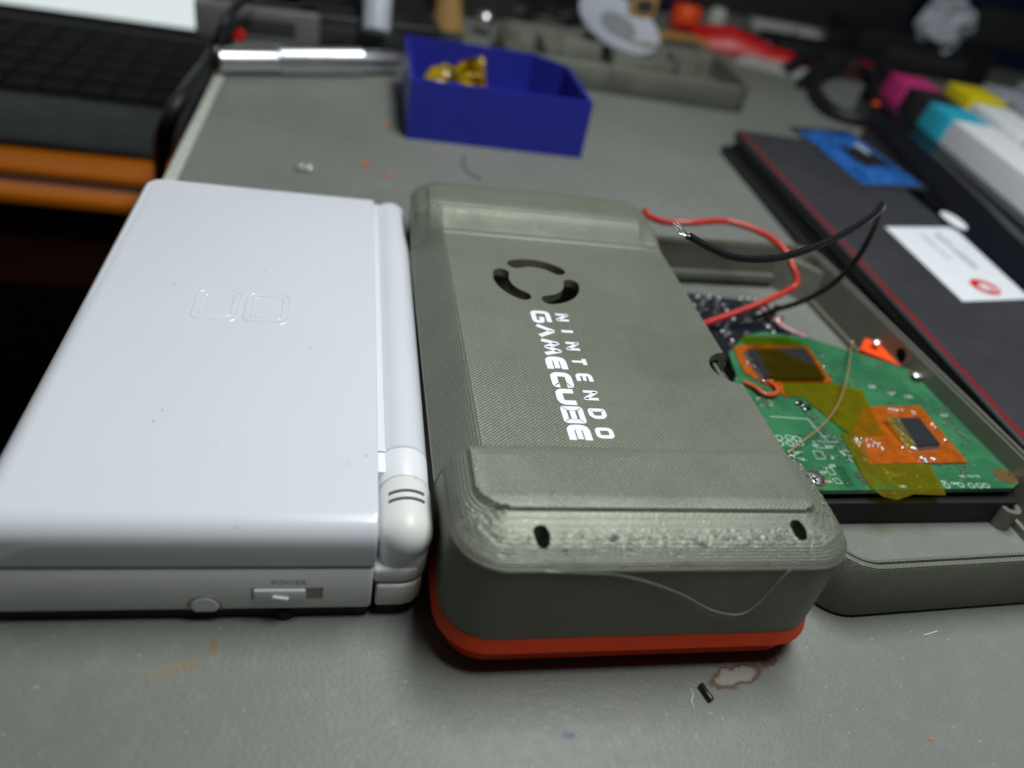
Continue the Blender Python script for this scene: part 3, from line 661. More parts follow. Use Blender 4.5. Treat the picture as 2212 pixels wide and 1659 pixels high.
for q in ((985,1130,1040,1165),(1040,1105,1090,1135),(1050,1265,1080,1300),(1085,1320,1115,1345),(1130,1180,1175,1205),(985,1180,1030,1220),(1150,1130,1180,1160),(700,910,760,950)): outline(*q)
for a, b in (((770,1005),(960,1018)),((1120,1180),(1190,1235)),((960,1018),(1040,1110))):
    A, B = G(*a), G(*b); t = (B-A).normalized(); n = Vector((-t.y, t.x, 0))*.08; up = Vector((0,0,.03))
    sk.quad([A-n+up, B-n+up, B+n+up, A+n+up], .06)
def hexring(u, v, r=1.05):
    c = G(u, v); 
    sk.loft([[c+Vector((q*math.cos(2*math.pi*i/14), q*math.sin(2*math.pi*i/14), z)) for i in range(14)] for q, z in ((r,0),(r,.04),(r-.16,.04),(r-.16,0))], False, False)
for (u, v) in ((815,1113),(865,1112),(905,1118),(820,1140),(870,1142),(920,1142),(880,1190),(880,1215),(1375,1298)): hexring(u, v, 1.0)
for (u, v) in ((1665,1356),(1735,1352),(1790,1356),(1830,1356),(1865,1356)): hexring(u, v, .85)
sk.build('silkscreen_line', M['silk'], gb, kind='stuff')
for tx, u, v, s_ in (('TP23',915,1190,1.5),('TP18',920,1222,1.5),('C57',1000,1152,1.3),('C297',1075,1160,1.5),('J2',1085,1212,1.6),('J33',1085,1255,1.6),('C57',1040,1290,1.4),('C56',1065,1335,1.4),('C86',1440,1358,1.6),('Q2120',1425,1300,1.7),('R51',1650,1335,1.3),('C80',1700,1345,1.3),('TP7',1745,1310,1.3),('TP6',1785,1310,1.3),('TP5',1820,1310,1.3),('C88',1285,855,1.8),('U27',1385,890,2.0),('C82',1470,905,2.0),('R66',1655,1000,1.8),('C77',1800,1075,1.8)):
    text_mesh(tx, s_*.82, 'silkscreen_text', M['silk'], gb, Matrix.Translation(G(u, v, zg+.04)) @ Matrix.Rotation(R(3),4,'Z'), .02)
pd = MB()
for k in range(9):
    for j in range(4):
        p = G(1190+k*7+j*17, 1296+j*17, zg); pd.box(p.x-.2, p.x+.2, p.y-.42, p.y+.42, zg-.02, zg+.06)
pd.build('contact_pad', M['silver'], gb, kind='stuff')
tr_ = MB()
for k in range(12):
    p = G(1100+k*5, 1262+k*9, zg); tr_.quad([p+Vector(q) for q in ((-.1,0,.03),(2.3,.15,.03),(2.3,.36,.03),(-.1,.21,.03))], .05)
tr_.build('copper_finger', M['pcbk'], gb, kind='stuff')
def screw(name, p, ax, r, mats, par=None, **k):
    s_ = MB().lathe([(.05,-.9),(r*.55,-.9),(r*.55,0),(r,0),(r*.97,r*.2),(r*.72,r*.38),(r*.35,r*.46),(.02,r*.48)], p, ax, 18)
    return s_.build(name, mats, par, **k)
def pad(u, v, r, z=zg):
    c = G(u, v, z); m = MB().loft([[c+Vector((r*math.cos(2*math.pi*i/20), r*.95*math.sin(2*math.pi*i/20), dz)) for i in range(20)] for dz in (-.03,.05)]); return m.build('mounting_pad', M['pad'], gb)
pad(1000,1322,2.9); pad(1962,1308,3.0); pad(1520,800,2.6)
for (u, v) in ((992,1318),):
    sc1 = screw('screw_head', G(u, v, zg+.2), (0,0,1), 2.5, M['steel'], gb)
    p = G(u, v, zg+1.38)
    for a in (20, 110): MB().box(-1.2,1.2,-.2,.2,-.1,.06).xf(Matrix.Translation(p) @ Matrix.Rotation(R(a),4,'Z')).build('drive_slot', M['caseb'], sc1)
screw('screw_head', G(1515,795,zg+1.5), (0,0,1), 1.6, M['steel'], gb); MB().lathe([(1.5,0),(1.5,1.5)], G(1515,800,zg), (0,0,1), 16).build('standoff', M['brass'], gb)
MB().lathe([(.9,0),(.9,.25),(.5,.3)], G(1990,1300,zg), (0,0,1), 14).build('standoff', M['brass'], gb)
# orange part and small screws by the right wall
op = [at(*D4(*q), 9.0) for q in ((1250,608),(1345,630),(1440,752),(1225,665))]
MB().loft([[p-Vector((0,0,8.8)) for p in op], op]).build('orange_button', M['hot'], label='bright orange plastic piece against the inner wall of the frame', cat='button')
screw('small_screw', at(*D4(1310,628), 11), (-.3,-.2,1), 1.3, M['steel'], label='small silver screw on top of the bright orange plastic piece', cat='screw')
for k, (u, v, lb) in enumerate(((1270,500,'tiny shiny solder speck on the frame ledge beside the board'),)):
    MB().ball(at(*D4(u, v), 9.5), .7, 10).build('solder_speck', M['solder'], label=lb, cat='solder')

# wires
def wire(name, pts, r, m, label, cat='wire', n=10, k=8): return MB().tube(pts, r, n, k).build(name, M[m], label=label, cat=cat)
wire('red_wire', [at(1392,455,21), at(1402,468,21.5), at(1440,480,22.5), at(1500,481,24), at(1570,478,25), at(1640,500,25), at(1690,535,24), at(1712,575,21), at(1721,605,18), at(1712,622,16), at(1660,648,13), at(1590,675,9.5), at(1520,700,6.5), at(1470,722,5)], 1.05, 'wred', 'red insulated wire curving out of the frame behind the printed handheld')
bw = thing('black_wire', dp(1560,705,248), 'black insulated wire with bare frayed end looping above the circuit boards', 'wire')
BP = [dp(1488,510,166), dp(1530,535,167), dp(1580,555,169), dp(1640,560,172), dp(1700,553,176), dp(1780,525,182), dp(1850,490,189), dp(1890,462,196), dp(1905,443,203), dp(1903,452,212), dp(1885,500,222), dp(1850,560,230), dp(1800,612,238), dp(1740,648,244), dp(1680,668,250), dp(1610,690,258), dp(1550,712,264)]
BP[-1].z = 4.6; 
MB().tube(BP, .86, 10, 8).build('insulation', M['wblk'], bw)
for k in range(7):
    a = dp(1489,511,166) + Vector((random.uniform(-.2,.2),)*3); e = dp(1455+random.uniform(-2,6), 481+random.uniform(-3,8), 166)
    if k > 4: e = dp(1468+random.uniform(-3,6), 502+random.uniform(-4,4), 166)
    mid = (a+e)/2 + Vector((random.uniform(-.5,.5), random.uniform(-.5,.5), random.uniform(-.5,.5)))
    MB().tube([a, mid, e], .14, 5, 4).build('strand', M['silver'], bw)
MB().box(-.5,.5,-.4,.4,-.3,.3,.1).xf(Matrix.Translation(dp(1486,514,165.4)) @ Matrix.Rotation(.6,4,'Z')).build('torn_insulation', M['wblk'], bw)
wire('pink_wire', [at(1648,668,5.2), at(1668,684,6.5), at(1690,705,7), at(1715,718,7), at(1738,728,6)], .75, 'wpnk', 'short pale pink wire beside the black circuit board')
MB().lathe([(1.0,-.5),(1.0,.5)], at(1680,694,6.8), Vector((1,-.9,0)), 14).build('brass_ferrule', M['copper'], label='small copper ring around the pale pink wire', cat='ring')
wire('orange_wire', [G(638,832,zg+.6), G(690,855,zg+1), G(735,888,zg+1.1), G(780,895,zg+1.1), G(808,878,zg+1.1), G(795,850,zg+1.1), G(755,825,zg+.7)], .62, 'worg', 'short bent orange wire soldered beside the taped chip')
wire('copper_wire', [G(1185,632,12.5), G(1178,680,14), G(1172,740,15), G(1155,830,15.5), G(1120,930,15), G(1070,1010,14), G(1000,1080,13), G(920,1140,12), G(860,1190,11)], .2, 'copper', 'hair thin bare copper wire arching over the green board', n=6)
MB().ball(G(1185,630,12.3), .6, 10).build('copper_bead', M['copper'], label='copper bead at the end of the hair thin wire', cat='solder')

# ------------------------------------------------------------------ blue parts bin
bl = thing('blue_bin', (46, 282, 0), 'blue 3D printed parts bin with one cut corner holding tape scraps', 'bin')
out = [(5.9,246.6),(85.2,246.6),(85.2,300),(70.5,315.8),(5.9,315.8)]; inn = [(7.7,248.4),(83.4,248.4),(83.4,299.3),(69.7,314),(7.7,314)]
H = 25.3
MB().loft([[(x,y,z) for x, y in pl2] for pl2, z in ((out,0),(out,H-.4),([(x*.998+.09,y*.9995+.14) for x,y in out],H),(inn,H),(inn,2.0))]).build('bin_wall', M['blue'], bl, sm=20)
def scrap(name, pts, m, label, cat='tape scrap'): return MB().quad(pts, .15).build(name, M[m], label=label, cat=cat, sm=60)
cs_ = [at(912,172,20), at(1048,186,15), at(1046,124,29), at(945,126,28)]; ng = 12; cv = []
for j in range(ng):
    for i in range(ng):
        a_, b_ = i/(ng-1), j/(ng-1); p = cs_[0].lerp(cs_[1], a_).lerp(cs_[3].lerp(cs_[2], a_), b_*(1-.55*(1-a_)**2))
        cv.append(p + Vector((1.2*mnoise.noise(Vector((i*.6,j*.7,2))), 7*mnoise.noise(Vector((i*.32,j*.36,5)))+2.5*mnoise.noise(Vector((i*.9,j*.8,1))), 2.2*mnoise.noise(Vector((i*.5,j*.5,8))))))
gq = [[j*ng+i, j*ng+i+1, (j+1)*ng+i+1, (j+1)*ng+i] for j in range(ng-1) for i in range(ng-1)]
MB().add(cv + [p+Vector((0,.2,0)) for p in cv], gq + [[k+ng*ng for k in f[::-1]] for f in gq]).build('tape_scrap', M['clear'], label='crumpled shiny amber tape scrap sticking up inside the blue bin', cat='tape scrap', sm=12)
scrap('tape_scrap', [at(990,182,14), at(1020,150,20), at(1040,152,20), at(1045,190,10), at(1010,192,8)], 'clear', 'small folded amber tape piece leaning in front of the crumpled scrap')
MB().ball((62,283,4.6), 3.0, 12, (2.6,1.5,.9)).build('clear_scrap', M['milky'], label='crumpled milky plastic scrap on the floor of the blue bin', cat='scrap')
fm = MB(); fg = 9; fv = []
for j in range(fg):
    for i in range(fg):
        x_, y_ = 18+i*4.6, 262+j*4.6; fv.append(Vector((x_+2*mnoise.noise(Vector((i*.7,j*.6,1))), y_, 6+5*mnoise.noise(Vector((i*.55,j*.55,9)))+3*mnoise.noise(Vector((i*1.3,j*1.2,2))))))
fm.add(fv + [p+Vector((0,0,-.2)) for p in fv], [[j*fg+i, j*fg+i+1, (j+1)*fg+i+1, (j+1)*fg+i] for j in range(fg-1) for i in range(fg-1)] + [[fg*fg+j*fg+i, fg*fg+(j+1)*fg+i, fg*fg+(j+1)*fg+i+1, fg*fg+j*fg+i+1] for j in range(fg-1) for i in range(fg-1)])
fm.build('crumpled_film', M['clear'], label='crumpled amber film covering the floor of the blue bin', cat='film', sm=20)
# ------------------------------------------------------------------ steel tool, boxes and other things behind
tl = thing('knurled_tool', (-40, 322, 0), 'steel precision tool with knurled sleeve lying at the table edge', 'tool')
a = at(466,131,6); b = at(862,134,6); ax = (b-a).normalized(); Lt = (b-a).length; a.z = 6.3
MB().lathe([(.2,0),(4.6,.3),(5.6,1.2),(5.6,Lt*.30)], a, ax, 28).build('barrel', M['steel'], tl)
kn = MB(); n = 40; prf = []
for i in range(60):
    prf.append([a + ax*(Lt*.30+Lt*.47*i/59) + (Vector((0,0,1))*math.cos(2*math.pi*k/n) + ax.cross(Vector((0,0,1)))*math.sin(2*math.pi*k/n))*(6.5 + .16*((i+k) % 2) - (1.0 if i in (0,59) else 0)) for k in range(n)])
kn.loft(prf).build('knurled_sleeve', M['steel'], tl, sm=0)
MB().lathe([(5.4,Lt*.77),(5.4,Lt*.98),(4.8,Lt)], a, ax, 28).build('rear_barrel', M['steel'], tl)

def far_frame():
    f = thing('printed_shell', (142, 390, 0), 'empty grey green printed shell half standing open behind the blue bin', 'shell')
    A = at(1252,157,14.5); B = at(1590,211,14.5); yw = math.atan2(B.y-A.y, B.x-A.x)
    N = (at(1290,196,0)+at(1590,246,0))/2
    W_, L_, H_ = 146, 74, 15
    far_right = at(1590,246,0); o = Vector((far_right.x+6, far_right.y, 0)) - Vector((math.cos(yw)*W_, math.sin(yw)*W_, 0))
    Mx = Matrix.Translation(o) @ Matrix.Rotation(yw,4,'Z')
    def q(i, z, r): return rr(i, W_-i, i, L_-i, z, r, 6)
    MB().loft([q(3.5,0,4), q(.8,0,8), q(0,1,9), q(0,H_-.4,9), q(.4,H_,8.6), q(2.2,H_,7), q(2.3,3,7)]).xf(Mx).build('shell_wall', M['olive'], f)
    for (x0,x1,y0,y1,h) in ((26,28,3,71,9),(70,72,40,71,10),(72,112,50,52,9),(112,114,40,71,10),(40,66,58,60,11)): MB().box(x0,x1,y0,y1,2.8,2.8+h,.3).xf(Mx).build('inner_rib', M['olive'], f)
    for (x,y) in ((10,8),(136,8),(10,66),(136,66),(100,12)): MB().lathe([(3,0),(3,8),(1.4,8),(1.4,5)], Mx @ Vector((x,y,2.8)), (0,0,1), 16).build('screw_post', M['olive'], f)
far_frame()

# ------------------------------------------------------------------ dark case with red trim, sticker and label
zc = 13.0
cs = thing('dark_case', at(1900,560,0), 'slim charcoal case with a thin red trim line, blue sticker and white label', 'case')
e1, e2 = at(1606,300,zc), at(2180,925,zc); e1.z = e2.z = 0
dr = (e1-e2).normalized(); nx_ = Vector((dr.y, -dr.x, 0))
far_ = e1 + dr*14; near_ = e2 - dr*60; Lc = (far_-near_).length; Wc = 66
CM = Matrix.Translation(near_) @ Matrix(((nx_.x, dr.x, 0, 0), (nx_.y, dr.y, 0, 0), (0,0,1,0), (0,0,0,1)))
cb = MB(); 
for z0, z1, ins in ((.3,3.6,-3.0),(3.62,6.4,.2),(6.42,9.0,1.6),(9.02,11.4,.1)): cb.box(ins, Wc-ins, ins, Lc-ins, z0, z1, .5, 3)
cb.xf(CM).build('case_body', M['caseb'], cs)
MB().box(.0, Wc, 0, Lc, 11.42, zc, .7, 4).xf(CM).build('top_plate', M['case'], cs)
MB().box(1.4, 2.9, 2.5, Lc-2.5, zc-.3, zc+.12, .1).xf(CM).build('trim_line', M['redline'], cs)
lbq = [at(u, v, zc+.18) for u, v in ((1912,490),(2068,490),(2316,680),(2080,652))]
lbq = [at(1912,490,zc+.18), at(2080,651,zc+.18)]; wv = Vector((at(2062,492,zc).x-lbq[0].x, at(2062,492,zc).y-lbq[0].y, 0))
lab = MB().quad([lbq[1], lbq[1]+wv, lbq[0]+wv, lbq[0]], .16).build('label', M['paper'], cs)
cL = at(2128,620,zc+.2); lm = MB()
lm.loft([[cL+Vector((q*math.cos(2*math.pi*i/28), q*math.sin(2*math.pi*i/28), z)) for i in range(28)] for q, z in ((5.6,0),(5.6,.06),(2.5,.06),(2.5,0))], False, False); lm.build('logo_ring', M['logo'], lab)
MB().box(-.6,5.2,-1.6,.2,0,.1).xf(Matrix.Translation(cL+Vector((0,1.0,.05))) @ Matrix.Rotation(R(-35),4,'Z')).build('logo_tongue', M['paper'], lab)
for j, (x_, sz) in enumerate(((.62,4.6),(.40,2.8))):
    for i in range(12 if j == 0 else 9):
        t = .12+.52*i/12; p = lbq[0].lerp(lbq[1], t) + wv*x_ + Vector((0,0,.03))
        h = sz*random.uniform(.5,1.0)
        MB().box(-h*.5,h*.5,-.5,.5,0,.05).xf(Matrix.Translation(p) @ Matrix.Rotation(R(random.uniform(-20,20)),4,'Z')).build('printed_mark', M['ink'], lab)
def mk_sticker():
    t = NT('blue_sticker_print'); n1 = t.noise(.09, 5, .65); n2 = t.noise(.22, 4, .6)
    c = t.mix(t.ramp(n1, .35, .6), (.008,.055,.22), (.025,.16,.55)); c = t.mix(t.ramp(n2, .58, .72), c, (.10,.30,.75)); c = t.mix(t.ramp(n1, .60, .68), c, (.006,.012,.03))
    return t.fin(c, .3)
M['sticker'] = mk_sticker()
s0, s1_ = at(1700,272,zc+.16), at(1862,404,zc+.16); sw_ = Vector((at(2008,410,zc).x, at(2008,410,zc).y, zc+.16)) - s1_
MB().quad([s1_, s1_+sw_, s0+sw_*1.02, s0], .14).build('sticker_film', M['dgrey'], cs)
stk = MB().quad([s1_+sw_*.06+(s0-s1_)*.05+Vector((0,0,.08)), s1_+sw_*.96+(s0-s1_)*.05+Vector((0,0,.08)), s0+sw_*.96-(s0-s1_)*.07+Vector((0,0,.08)), s0+sw_*.10-(s0-s1_)*.07+Vector((0,0,.08))], .06).build('sticker', M['sticker'], cs)

sx_ = lambda a, b, z: s1_ + sw_*a + (s0-s1_)*b + Vector((0,0,z))
MB().loft([[sx_(.66+.24*math.cos(2*math.pi*i/20), .50+.20*math.sin(2*math.pi*i/20)+.05*math.sin(6*math.pi*i/20), z) for i in range(20)] for z in (.05,.12)]).build('printed_shape', M['caseb'], stk)
MB().loft([[sx_(.80+.05*math.cos(2*math.pi*i/14), .64+.10*math.sin(2*math.pi*i/14), z) for i in range(14)] for z in (.1,.17)]).build('printed_shape', M['milky'], stk)

# ------------------------------------------------------------------ keyboard with wrist rest
kb = thing('mechanical_keyboard', at(2120,260,0), 'black keyboard with white keycaps and cyan, magenta, yellow arrow keys', 'keyboard')
zk = 16.0
ka, kc_ = at(1898,195,zk), at(2026,303,zk); kd = (Vector((kc_.x,kc_.y,0))-Vector((ka.x,ka.y,0))); pitch = kd.length/3; kd.normalize(); kn_ = Vector((-kd.y, kd.x, 0)); kn_ = kn_ if kn_.x > 0 else -kn_
KM = Matrix.Translation((ka.x, ka.y, 0)) @ Matrix(((kd.x, kn_.x, 0, 0), (kd.y, kn_.y, 0, 0), (0,0,1,0), (0,0,0,1)))   # local x along the row, local y away
MB().box(-6, 420, -9, 130, 0.02, zk-.6, 1.5, 3).xf(KM).build('keyboard_case', M['gloss'], kb)
py = pitch*.84
def key(x0, wd, row, m, hgt=12.5):
    y0 = row*py; hgt += row*3.0; rg = []
    for ins, z in ((.4,zk-.8),(.5,zk+.5),(2.2,zk+hgt-.6),(2.8,zk+hgt)): rg.append(rr(x0+ins, x0+wd-ins, y0+ins*.8, y0+py-ins*1.1, z, .7, 2))
    return MB().loft(rg).xf(KM).build('keycap', M[m], kb, sm=25)
for i, m in enumerate(('km','kk','kc')): key(i*pitch, pitch, 0, m)
key(3*pitch, pitch*6.2, 0, 'kw'); key(9.3*pitch, pitch*1.25, 0, 'kw'); 
key(.72*pitch, pitch*1.12, 1, 'ky', 14.5)
key(1.86*pitch, pitch*1.87, 1, 'kw')
for i in range(9): key((3.75+i)*pitch, pitch, 1, 'kw')
for r_i, off in ((2,1.5),(3,1.2),(4,1.0)):
    key((off-1.1)*pitch, pitch, r_i, 'kg')
    for i in range(12): key((off+i)*pitch, pitch, r_i, 'kg' if i < 1 else 'kw')
for (i, j) in ((4.2,1.45),(5.2,1.45),(6.2,1.45)):
    p = KM @ Vector((i*pitch, j*py, zk+15.6)); MB().lathe([(2.2,-.1),(2.2,.06)], p, (0,0,1), 12).build('legend', M['ink'], kb)
wr = thing('wrist_rest', at(2120,450,0), 'long glossy black rest lying between the charcoal case and the keyboard', 'wrist rest')
RL = [at(u, v, 13) for u, v in ((1872,262),(1950,345),(2030,436),(2066,505),(2212,640),(2420,830))]; RR = []
k0, k1 = KM @ Vector((-8,-9.3,0)), KM @ Vector((400,-9.3,0))
for q in RL:
    t = (q - k0).dot(kd); RR.append(KM @ Vector((max(t, -4)-8, -9.4, 0)))
rs_ = []
for q, e in zip(RL, RR):
    L2, E2 = Vector((q.x,q.y,0)), Vector((e.x,e.y,0)); sec = []
    for f_, z_ in ((0,.1),(-.01,7),(.02,12),(.07,14.5),(.3,16),(.62,17.2),(.66,16.2),(.9,15.4),(.985,13),(1,.1)):
        p = L2.lerp(E2, f_); sec.append(Vector((p.x, p.y, z_)))
    rs_.append(sec)
MB().loft(rs_).build('rest_body', M['gloss'], wr)
MB().ball(at(2060,476,15.4), 3.4, 14, (1.1,2.5,.3)).build('white_oval', M['paper'], wr)  # plain white oval set on the rest

# ------------------------------------------------------------------ laptop on the bench
lp = thing('laptop', (-300, 480, -62), 'open black laptop with a bright white screen on the wooden bench', 'laptop')
ZL = -58.0
pa, pb = at(0,300,ZL), at(330,335,ZL); ld = Vector((pb.x-pa.x, pb.y-pa.y, 0)).normalized(); lu = Vector((-ld.y, ld.x, 0))
LM = Matrix.Translation((pb.x, pb.y, 0)) @ Matrix(((ld.x, lu.x, 0, 0), (ld.y, lu.y, 0, 0), (0,0,1,0), (0,0,0,1)))
LI = lambda u, v, z: LM.inverted() @ at(u, v, z)
hy = LI(300, 50, ZL+3).y; hx = LI(497, 78, ZL+3).x
MB().box(-350, hx, 0, hy+14, -61.9, ZL, 1.5, 6).xf(LM).build('base', M['lap'], lp)
ky0 = LI(0, 192, ZL).y
MB().box(-335, hx-8, ky0, hy-14, ZL-.5, ZL+.3, .2).xf(LM).build('key_well', M['lapk'], lp)
kw_ = (hx-8+335)/17.0; kh_ = (hy-16-ky0)/6.0
for i in range(17):
    for j in range(6): MB().box(-334+i*kw_, -334+i*kw_+kw_*.88, ky0+1+j*kh_, ky0+1+j*kh_+kh_*.88, ZL+.3, ZL+1.6, .5).xf(LM).build('laptop_key', M['lapk'], lp)
MB().box(-250, -130, 6, ky0-8, ZL-.2, ZL+.15, .1, 3).xf(LM).build('touch_pad', M['lapk'], lp)
tl_ = LM @ Matrix.Translation((0,hy,ZL+1)) @ Matrix.Rotation(R(-14),4,'X')
MB().box(-350, hx, 0, 5, 0, 235, 1.5).xf(tl_).build('screen_lid', M['lap'], lp)
MB().box(-345, hx-3, -.6, .2, 3, 230).xf(tl_).build('screen', M['screen'], lp)

# ------------------------------------------------------------------ cables over the table edge
def cable(pts, r, label): return MB().tube(pts, r, 10, 8).build('cable', M['cable'], label=label, cat='cable')
cable([at(348,400,-60), at(345,320,-25), at(362,260,-6), at(400,200,3), at(455,130,3), at(500,75,3), at(540,48,4), at(600,38,5), at(680,60,4), at(760,110,3)], 3.0, 'black cable draped over the pale table edge past the steel tool')
cable([at(345,380,-45), at(375,260,-12), at(420,180,2.4), at(460,105,8), at(480,60,20), at(505,20,26), at(560,-30,30)], 2.2, 'thinner black cable hanging across the lit laptop screen')
cable([at(620,10,3), at(700,12,4), at(760,35,4), at(830,60,4), at(900,72,3), at(1000,90,3)], 3.2, 'black cable lying behind the steel tool and blue bin')
cable([at(1890,255,6), at(1840,255,4), at(1790,235,4), at(1760,195,4), at(1775,165,4), at(1830,150,5), at(1900,160,6)], 4.5, 'thick black cable curling beside the keyboard and the charcoal case')

# ------------------------------------------------------------------ blurred clutter at the back of the table
def block(name, u, v, wx, wy, h, m, label, cat, rot=0, b=1.5, z=0, lid_=None):
    p = at(u, v, z); t = thing(name, (p.x, p.y, z), label, cat)
    MB().box(p.x-wx/2, p.x+wx/2, p.y, p.y+wy, z+.02, z+h, b).yaw(R(rot), p).build('casing', M[m], t)
    MB().box(p.x-wx*.36, p.x+wx*.36, p.y+wy*.2, p.y+wy*.8, z+h-.4, z+h+1.0, .4).yaw(R(rot), p).build('top_panel', M[lid_ or m], t)
    MB().box(p.x-wx*.30, p.x+wx*.30, p.y-.6, p.y+.4, z+h*.25, z+h*.7, .2).yaw(R(rot), p).build('front_panel', M[lid_ or 'dgrey'], t)
    return t
block('power_adapter', 560, 92, 62, 46, 17, 'grey', 'grey plastic adapter box behind the steel tool', 'adapter', 8, lid_='dgrey')
MB().lathe([(3.2,0),(3.2,2.2),(2.4,3)], at(517,76,10), (0,-1,.2), 14).build('red_button_top', M['red'], label='small dull red cap at the corner of the grey adapter box', cat='cap')
block('black_box', 735, 108, 110, 60, 17, 'black', 'flat black box lying right behind the steel tool', 'box', 6)
p = at(812, 68, 14); MB().lathe([(.2,0),(7.5,0),(7.5,50),(5,58),(5,74)], p, (.02,.45,.9), 18).build('white_marker', M['milky'], label='whitish marker pen standing up behind the flat black box', cat='marker')
p = at(966, 62, 0); MB().lathe([(11,0),(10,6),(7,26),(3.2,48),(2.8,60)], p, (-.05,.1,1), 18).build('tan_cone', M['tan'], label='tan cone shaped nozzle standing behind the blue bin', cat='nozzle')
MB().ball(at(1048,43,9), 6.4, 18).build('steel_ball', M['steel'], label='shiny steel ball between the blue bin and the tan cone', cat='ball')
block('dark_case_box', 880, 22, 150, 60, 40, 'dgrey', 'dark grey case behind the tan cone and cable', 'box', 5)
block('dark_module', 1180, 20, 130, 60, 46, 'black', 'black module box behind the far printed shell', 'box', 8)
p = at(1335, 56, 20)
sp = thing('plastic_dish', (p.x, p.y, 0), 'round milky plastic lid leaning on the far printed shell', 'lid')
dn = Vector((.16,-.38,.90)).normalized()
MB().lathe([(.2,0),(15,0),(25,1.0),(28,3.0),(29,3.0),(29,1.8),(25.5,-.8),(15,-1.6),(.2,-1.6)], p, dn, 36).build('dish', M['milky'], sp)
MB().lathe([(.2,.1),(13,.1),(13,.5),(.2,.5)], p, dn, 30).build('dish_recess', M['milk2'], sp)
block('navy_box', 1400, 22, 70, 40, 40, 'navy', 'navy blue box behind the round milky lid', 'box', 6)
block('tan_tag', 1386, 40, 18, 6, 16, 'tan', 'small tan tag in front of the navy blue box', 'tag', 0, z=24)
MB().lathe([(.2,0),(11,0),(12,4),(12,16),(10,19),(.2,20)], at(1473,66,0), (0,0,1), 24).build('orange_bottle_top', M['hot'], label='orange red bottle cap behind the far printed shell', cat='cap')  # plain orange red plastic, not emissive
MB().lathe([(7,0),(8,3),(8,14),(5,18),(.2,19)], at(1540,68,0), (0,0,1), 18).build('control_knob', M['pale'], label='pale grey knob beside the orange red cap', cat='knob')
block('tan_block', 1470, 98, 50, 18, 5, 'tan', 'low tan block below the orange red cap', 'block', 4, .8)
# red pouch with a pale card under it
rp = MB(); g = 16; rv = []
u0 = at(1508,92,3); u1 = at(1725,140,3); up_ = Vector((-8, 42, 0))
for j in range(7):
    for i in range(g):
        t, q = i/(g-1), j/6; p = u0.lerp(u1, t) + up_*q*(1-.45*t); p.z = 3 + 13*math.sin(math.pi*q)*(.45+.55*math.sin(math.pi*min(1, t*1.15+.05))) + 2*mnoise.noise(Vector((i*.6, j*.7, 1))); rv.append(p)
rp.add(rv + [Vector((p.x, p.y, .3)) for p in rv], [[j*g+i, j*g+i+1, (j+1)*g+i+1, (j+1)*g+i] for j in range(6) for i in range(g-1)])
n_ = g*7; bd = [i for i in range(g)] + [j*g+g-1 for j in range(1,7)] + [6*g+i for i in range(g-2,-1,-1)] + [j*g for j in range(5,0,-1)]
rp.f += [[a_, b_, b_+n_, a_+n_] for a_, b_ in zip(bd, bd[1:]+bd[:1])] + [[i+n_ for i in bd]]; rp.m += [0]*(len(bd)+1)
rp.build('red_pouch', M['red'], label='crumpled bright red pouch behind the far printed shell', cat='pouch', sm=60)
cr_ = [at(u, v, 2.5) for u, v in ((1590,128),(1740,165),(1750,150),(1620,112))]
MB().quad(cr_, 2.4).build('pale_card', M['pale'], label='pale stiff card sticking out from under the red pouch', cat='card')
block('red_container', 1620, 30, 190, 40, 60, 'dred', 'dark red translucent container at the back of the table', 'container', 8)
for k, (u, v, wx, lb) in enumerate(((1690,72,62,'pale grey connector strip behind the red pouch'), (1842,98,60,'pale grey connector strip lying near the curling cable'))):
    p = at(u, v, 0); t = thing('connector_strip', p, lb, 'connector')
    MB().box(p.x-wx/2, p.x+wx/2, p.y-4, p.y+8, .02, 8, 1).yaw(R(-4), p).build('strip_body', M['pale'], t)
    for i in range(8): MB().box(p.x-wx/2+4+i*wx/8.4, p.x-wx/2+7+i*wx/8.4, p.y-2, p.y+4, 7.8, 10).yaw(R(-4), p).build('terminal', M['silver'], t)
block('dark_tray', 1830, 150, 120, 50, 10, 'black', 'low black tray beyond the red pouch', 'tray', -4)
block('dark_unit', 1780, 62, 270, 50, 46, 'dgrey', 'dark grey unit at the back below the dark red container', 'unit', 2)
block('black_carton', 1985, 165, 120, 70, 26, 'black', 'black carton behind the magenta and yellow arrow keys', 'box', -4)
block('navy_case', 2170, 150, 170, 120, 70, 'navy', 'tall navy blue case behind the keyboard', 'case', -4)
cable([at(1700,150,4), at(1740,128,6), at(1800,118,6), at(1860,130,6), at(1900,150,8), at(1930,175,10)], 5.0, 'black cable arching over the low black tray')
wl = MB(); pc = at(2042, 52, 40)
wl.ball(pc, 20, 14, (1.1,.8,1.0)); wl.v = [p_ + Vector((mnoise.noise(p_*.12), mnoise.noise(p_*.12+Vector((5,0,0))), mnoise.noise(p_*.12+Vector((0,9,0)))))*9 for p_ in wl.v]
wl.build('crumpled_tissue', M['milky'], label='crumpled whitish tissue at the back beside the navy case', cat='tissue', sm=0)
block('dark_strip', 1845, 175, 70, 20, 6, 'dred', 'dark red flat strip beside the magenta arrow key', 'strip', -3, .8)
MB().lathe([(2.4,0),(2.4,1.0),(1.6,1.6)], at(1892,226,15.4), (0,0,1), 12).build('orange_indicator', M['hot'], kb)

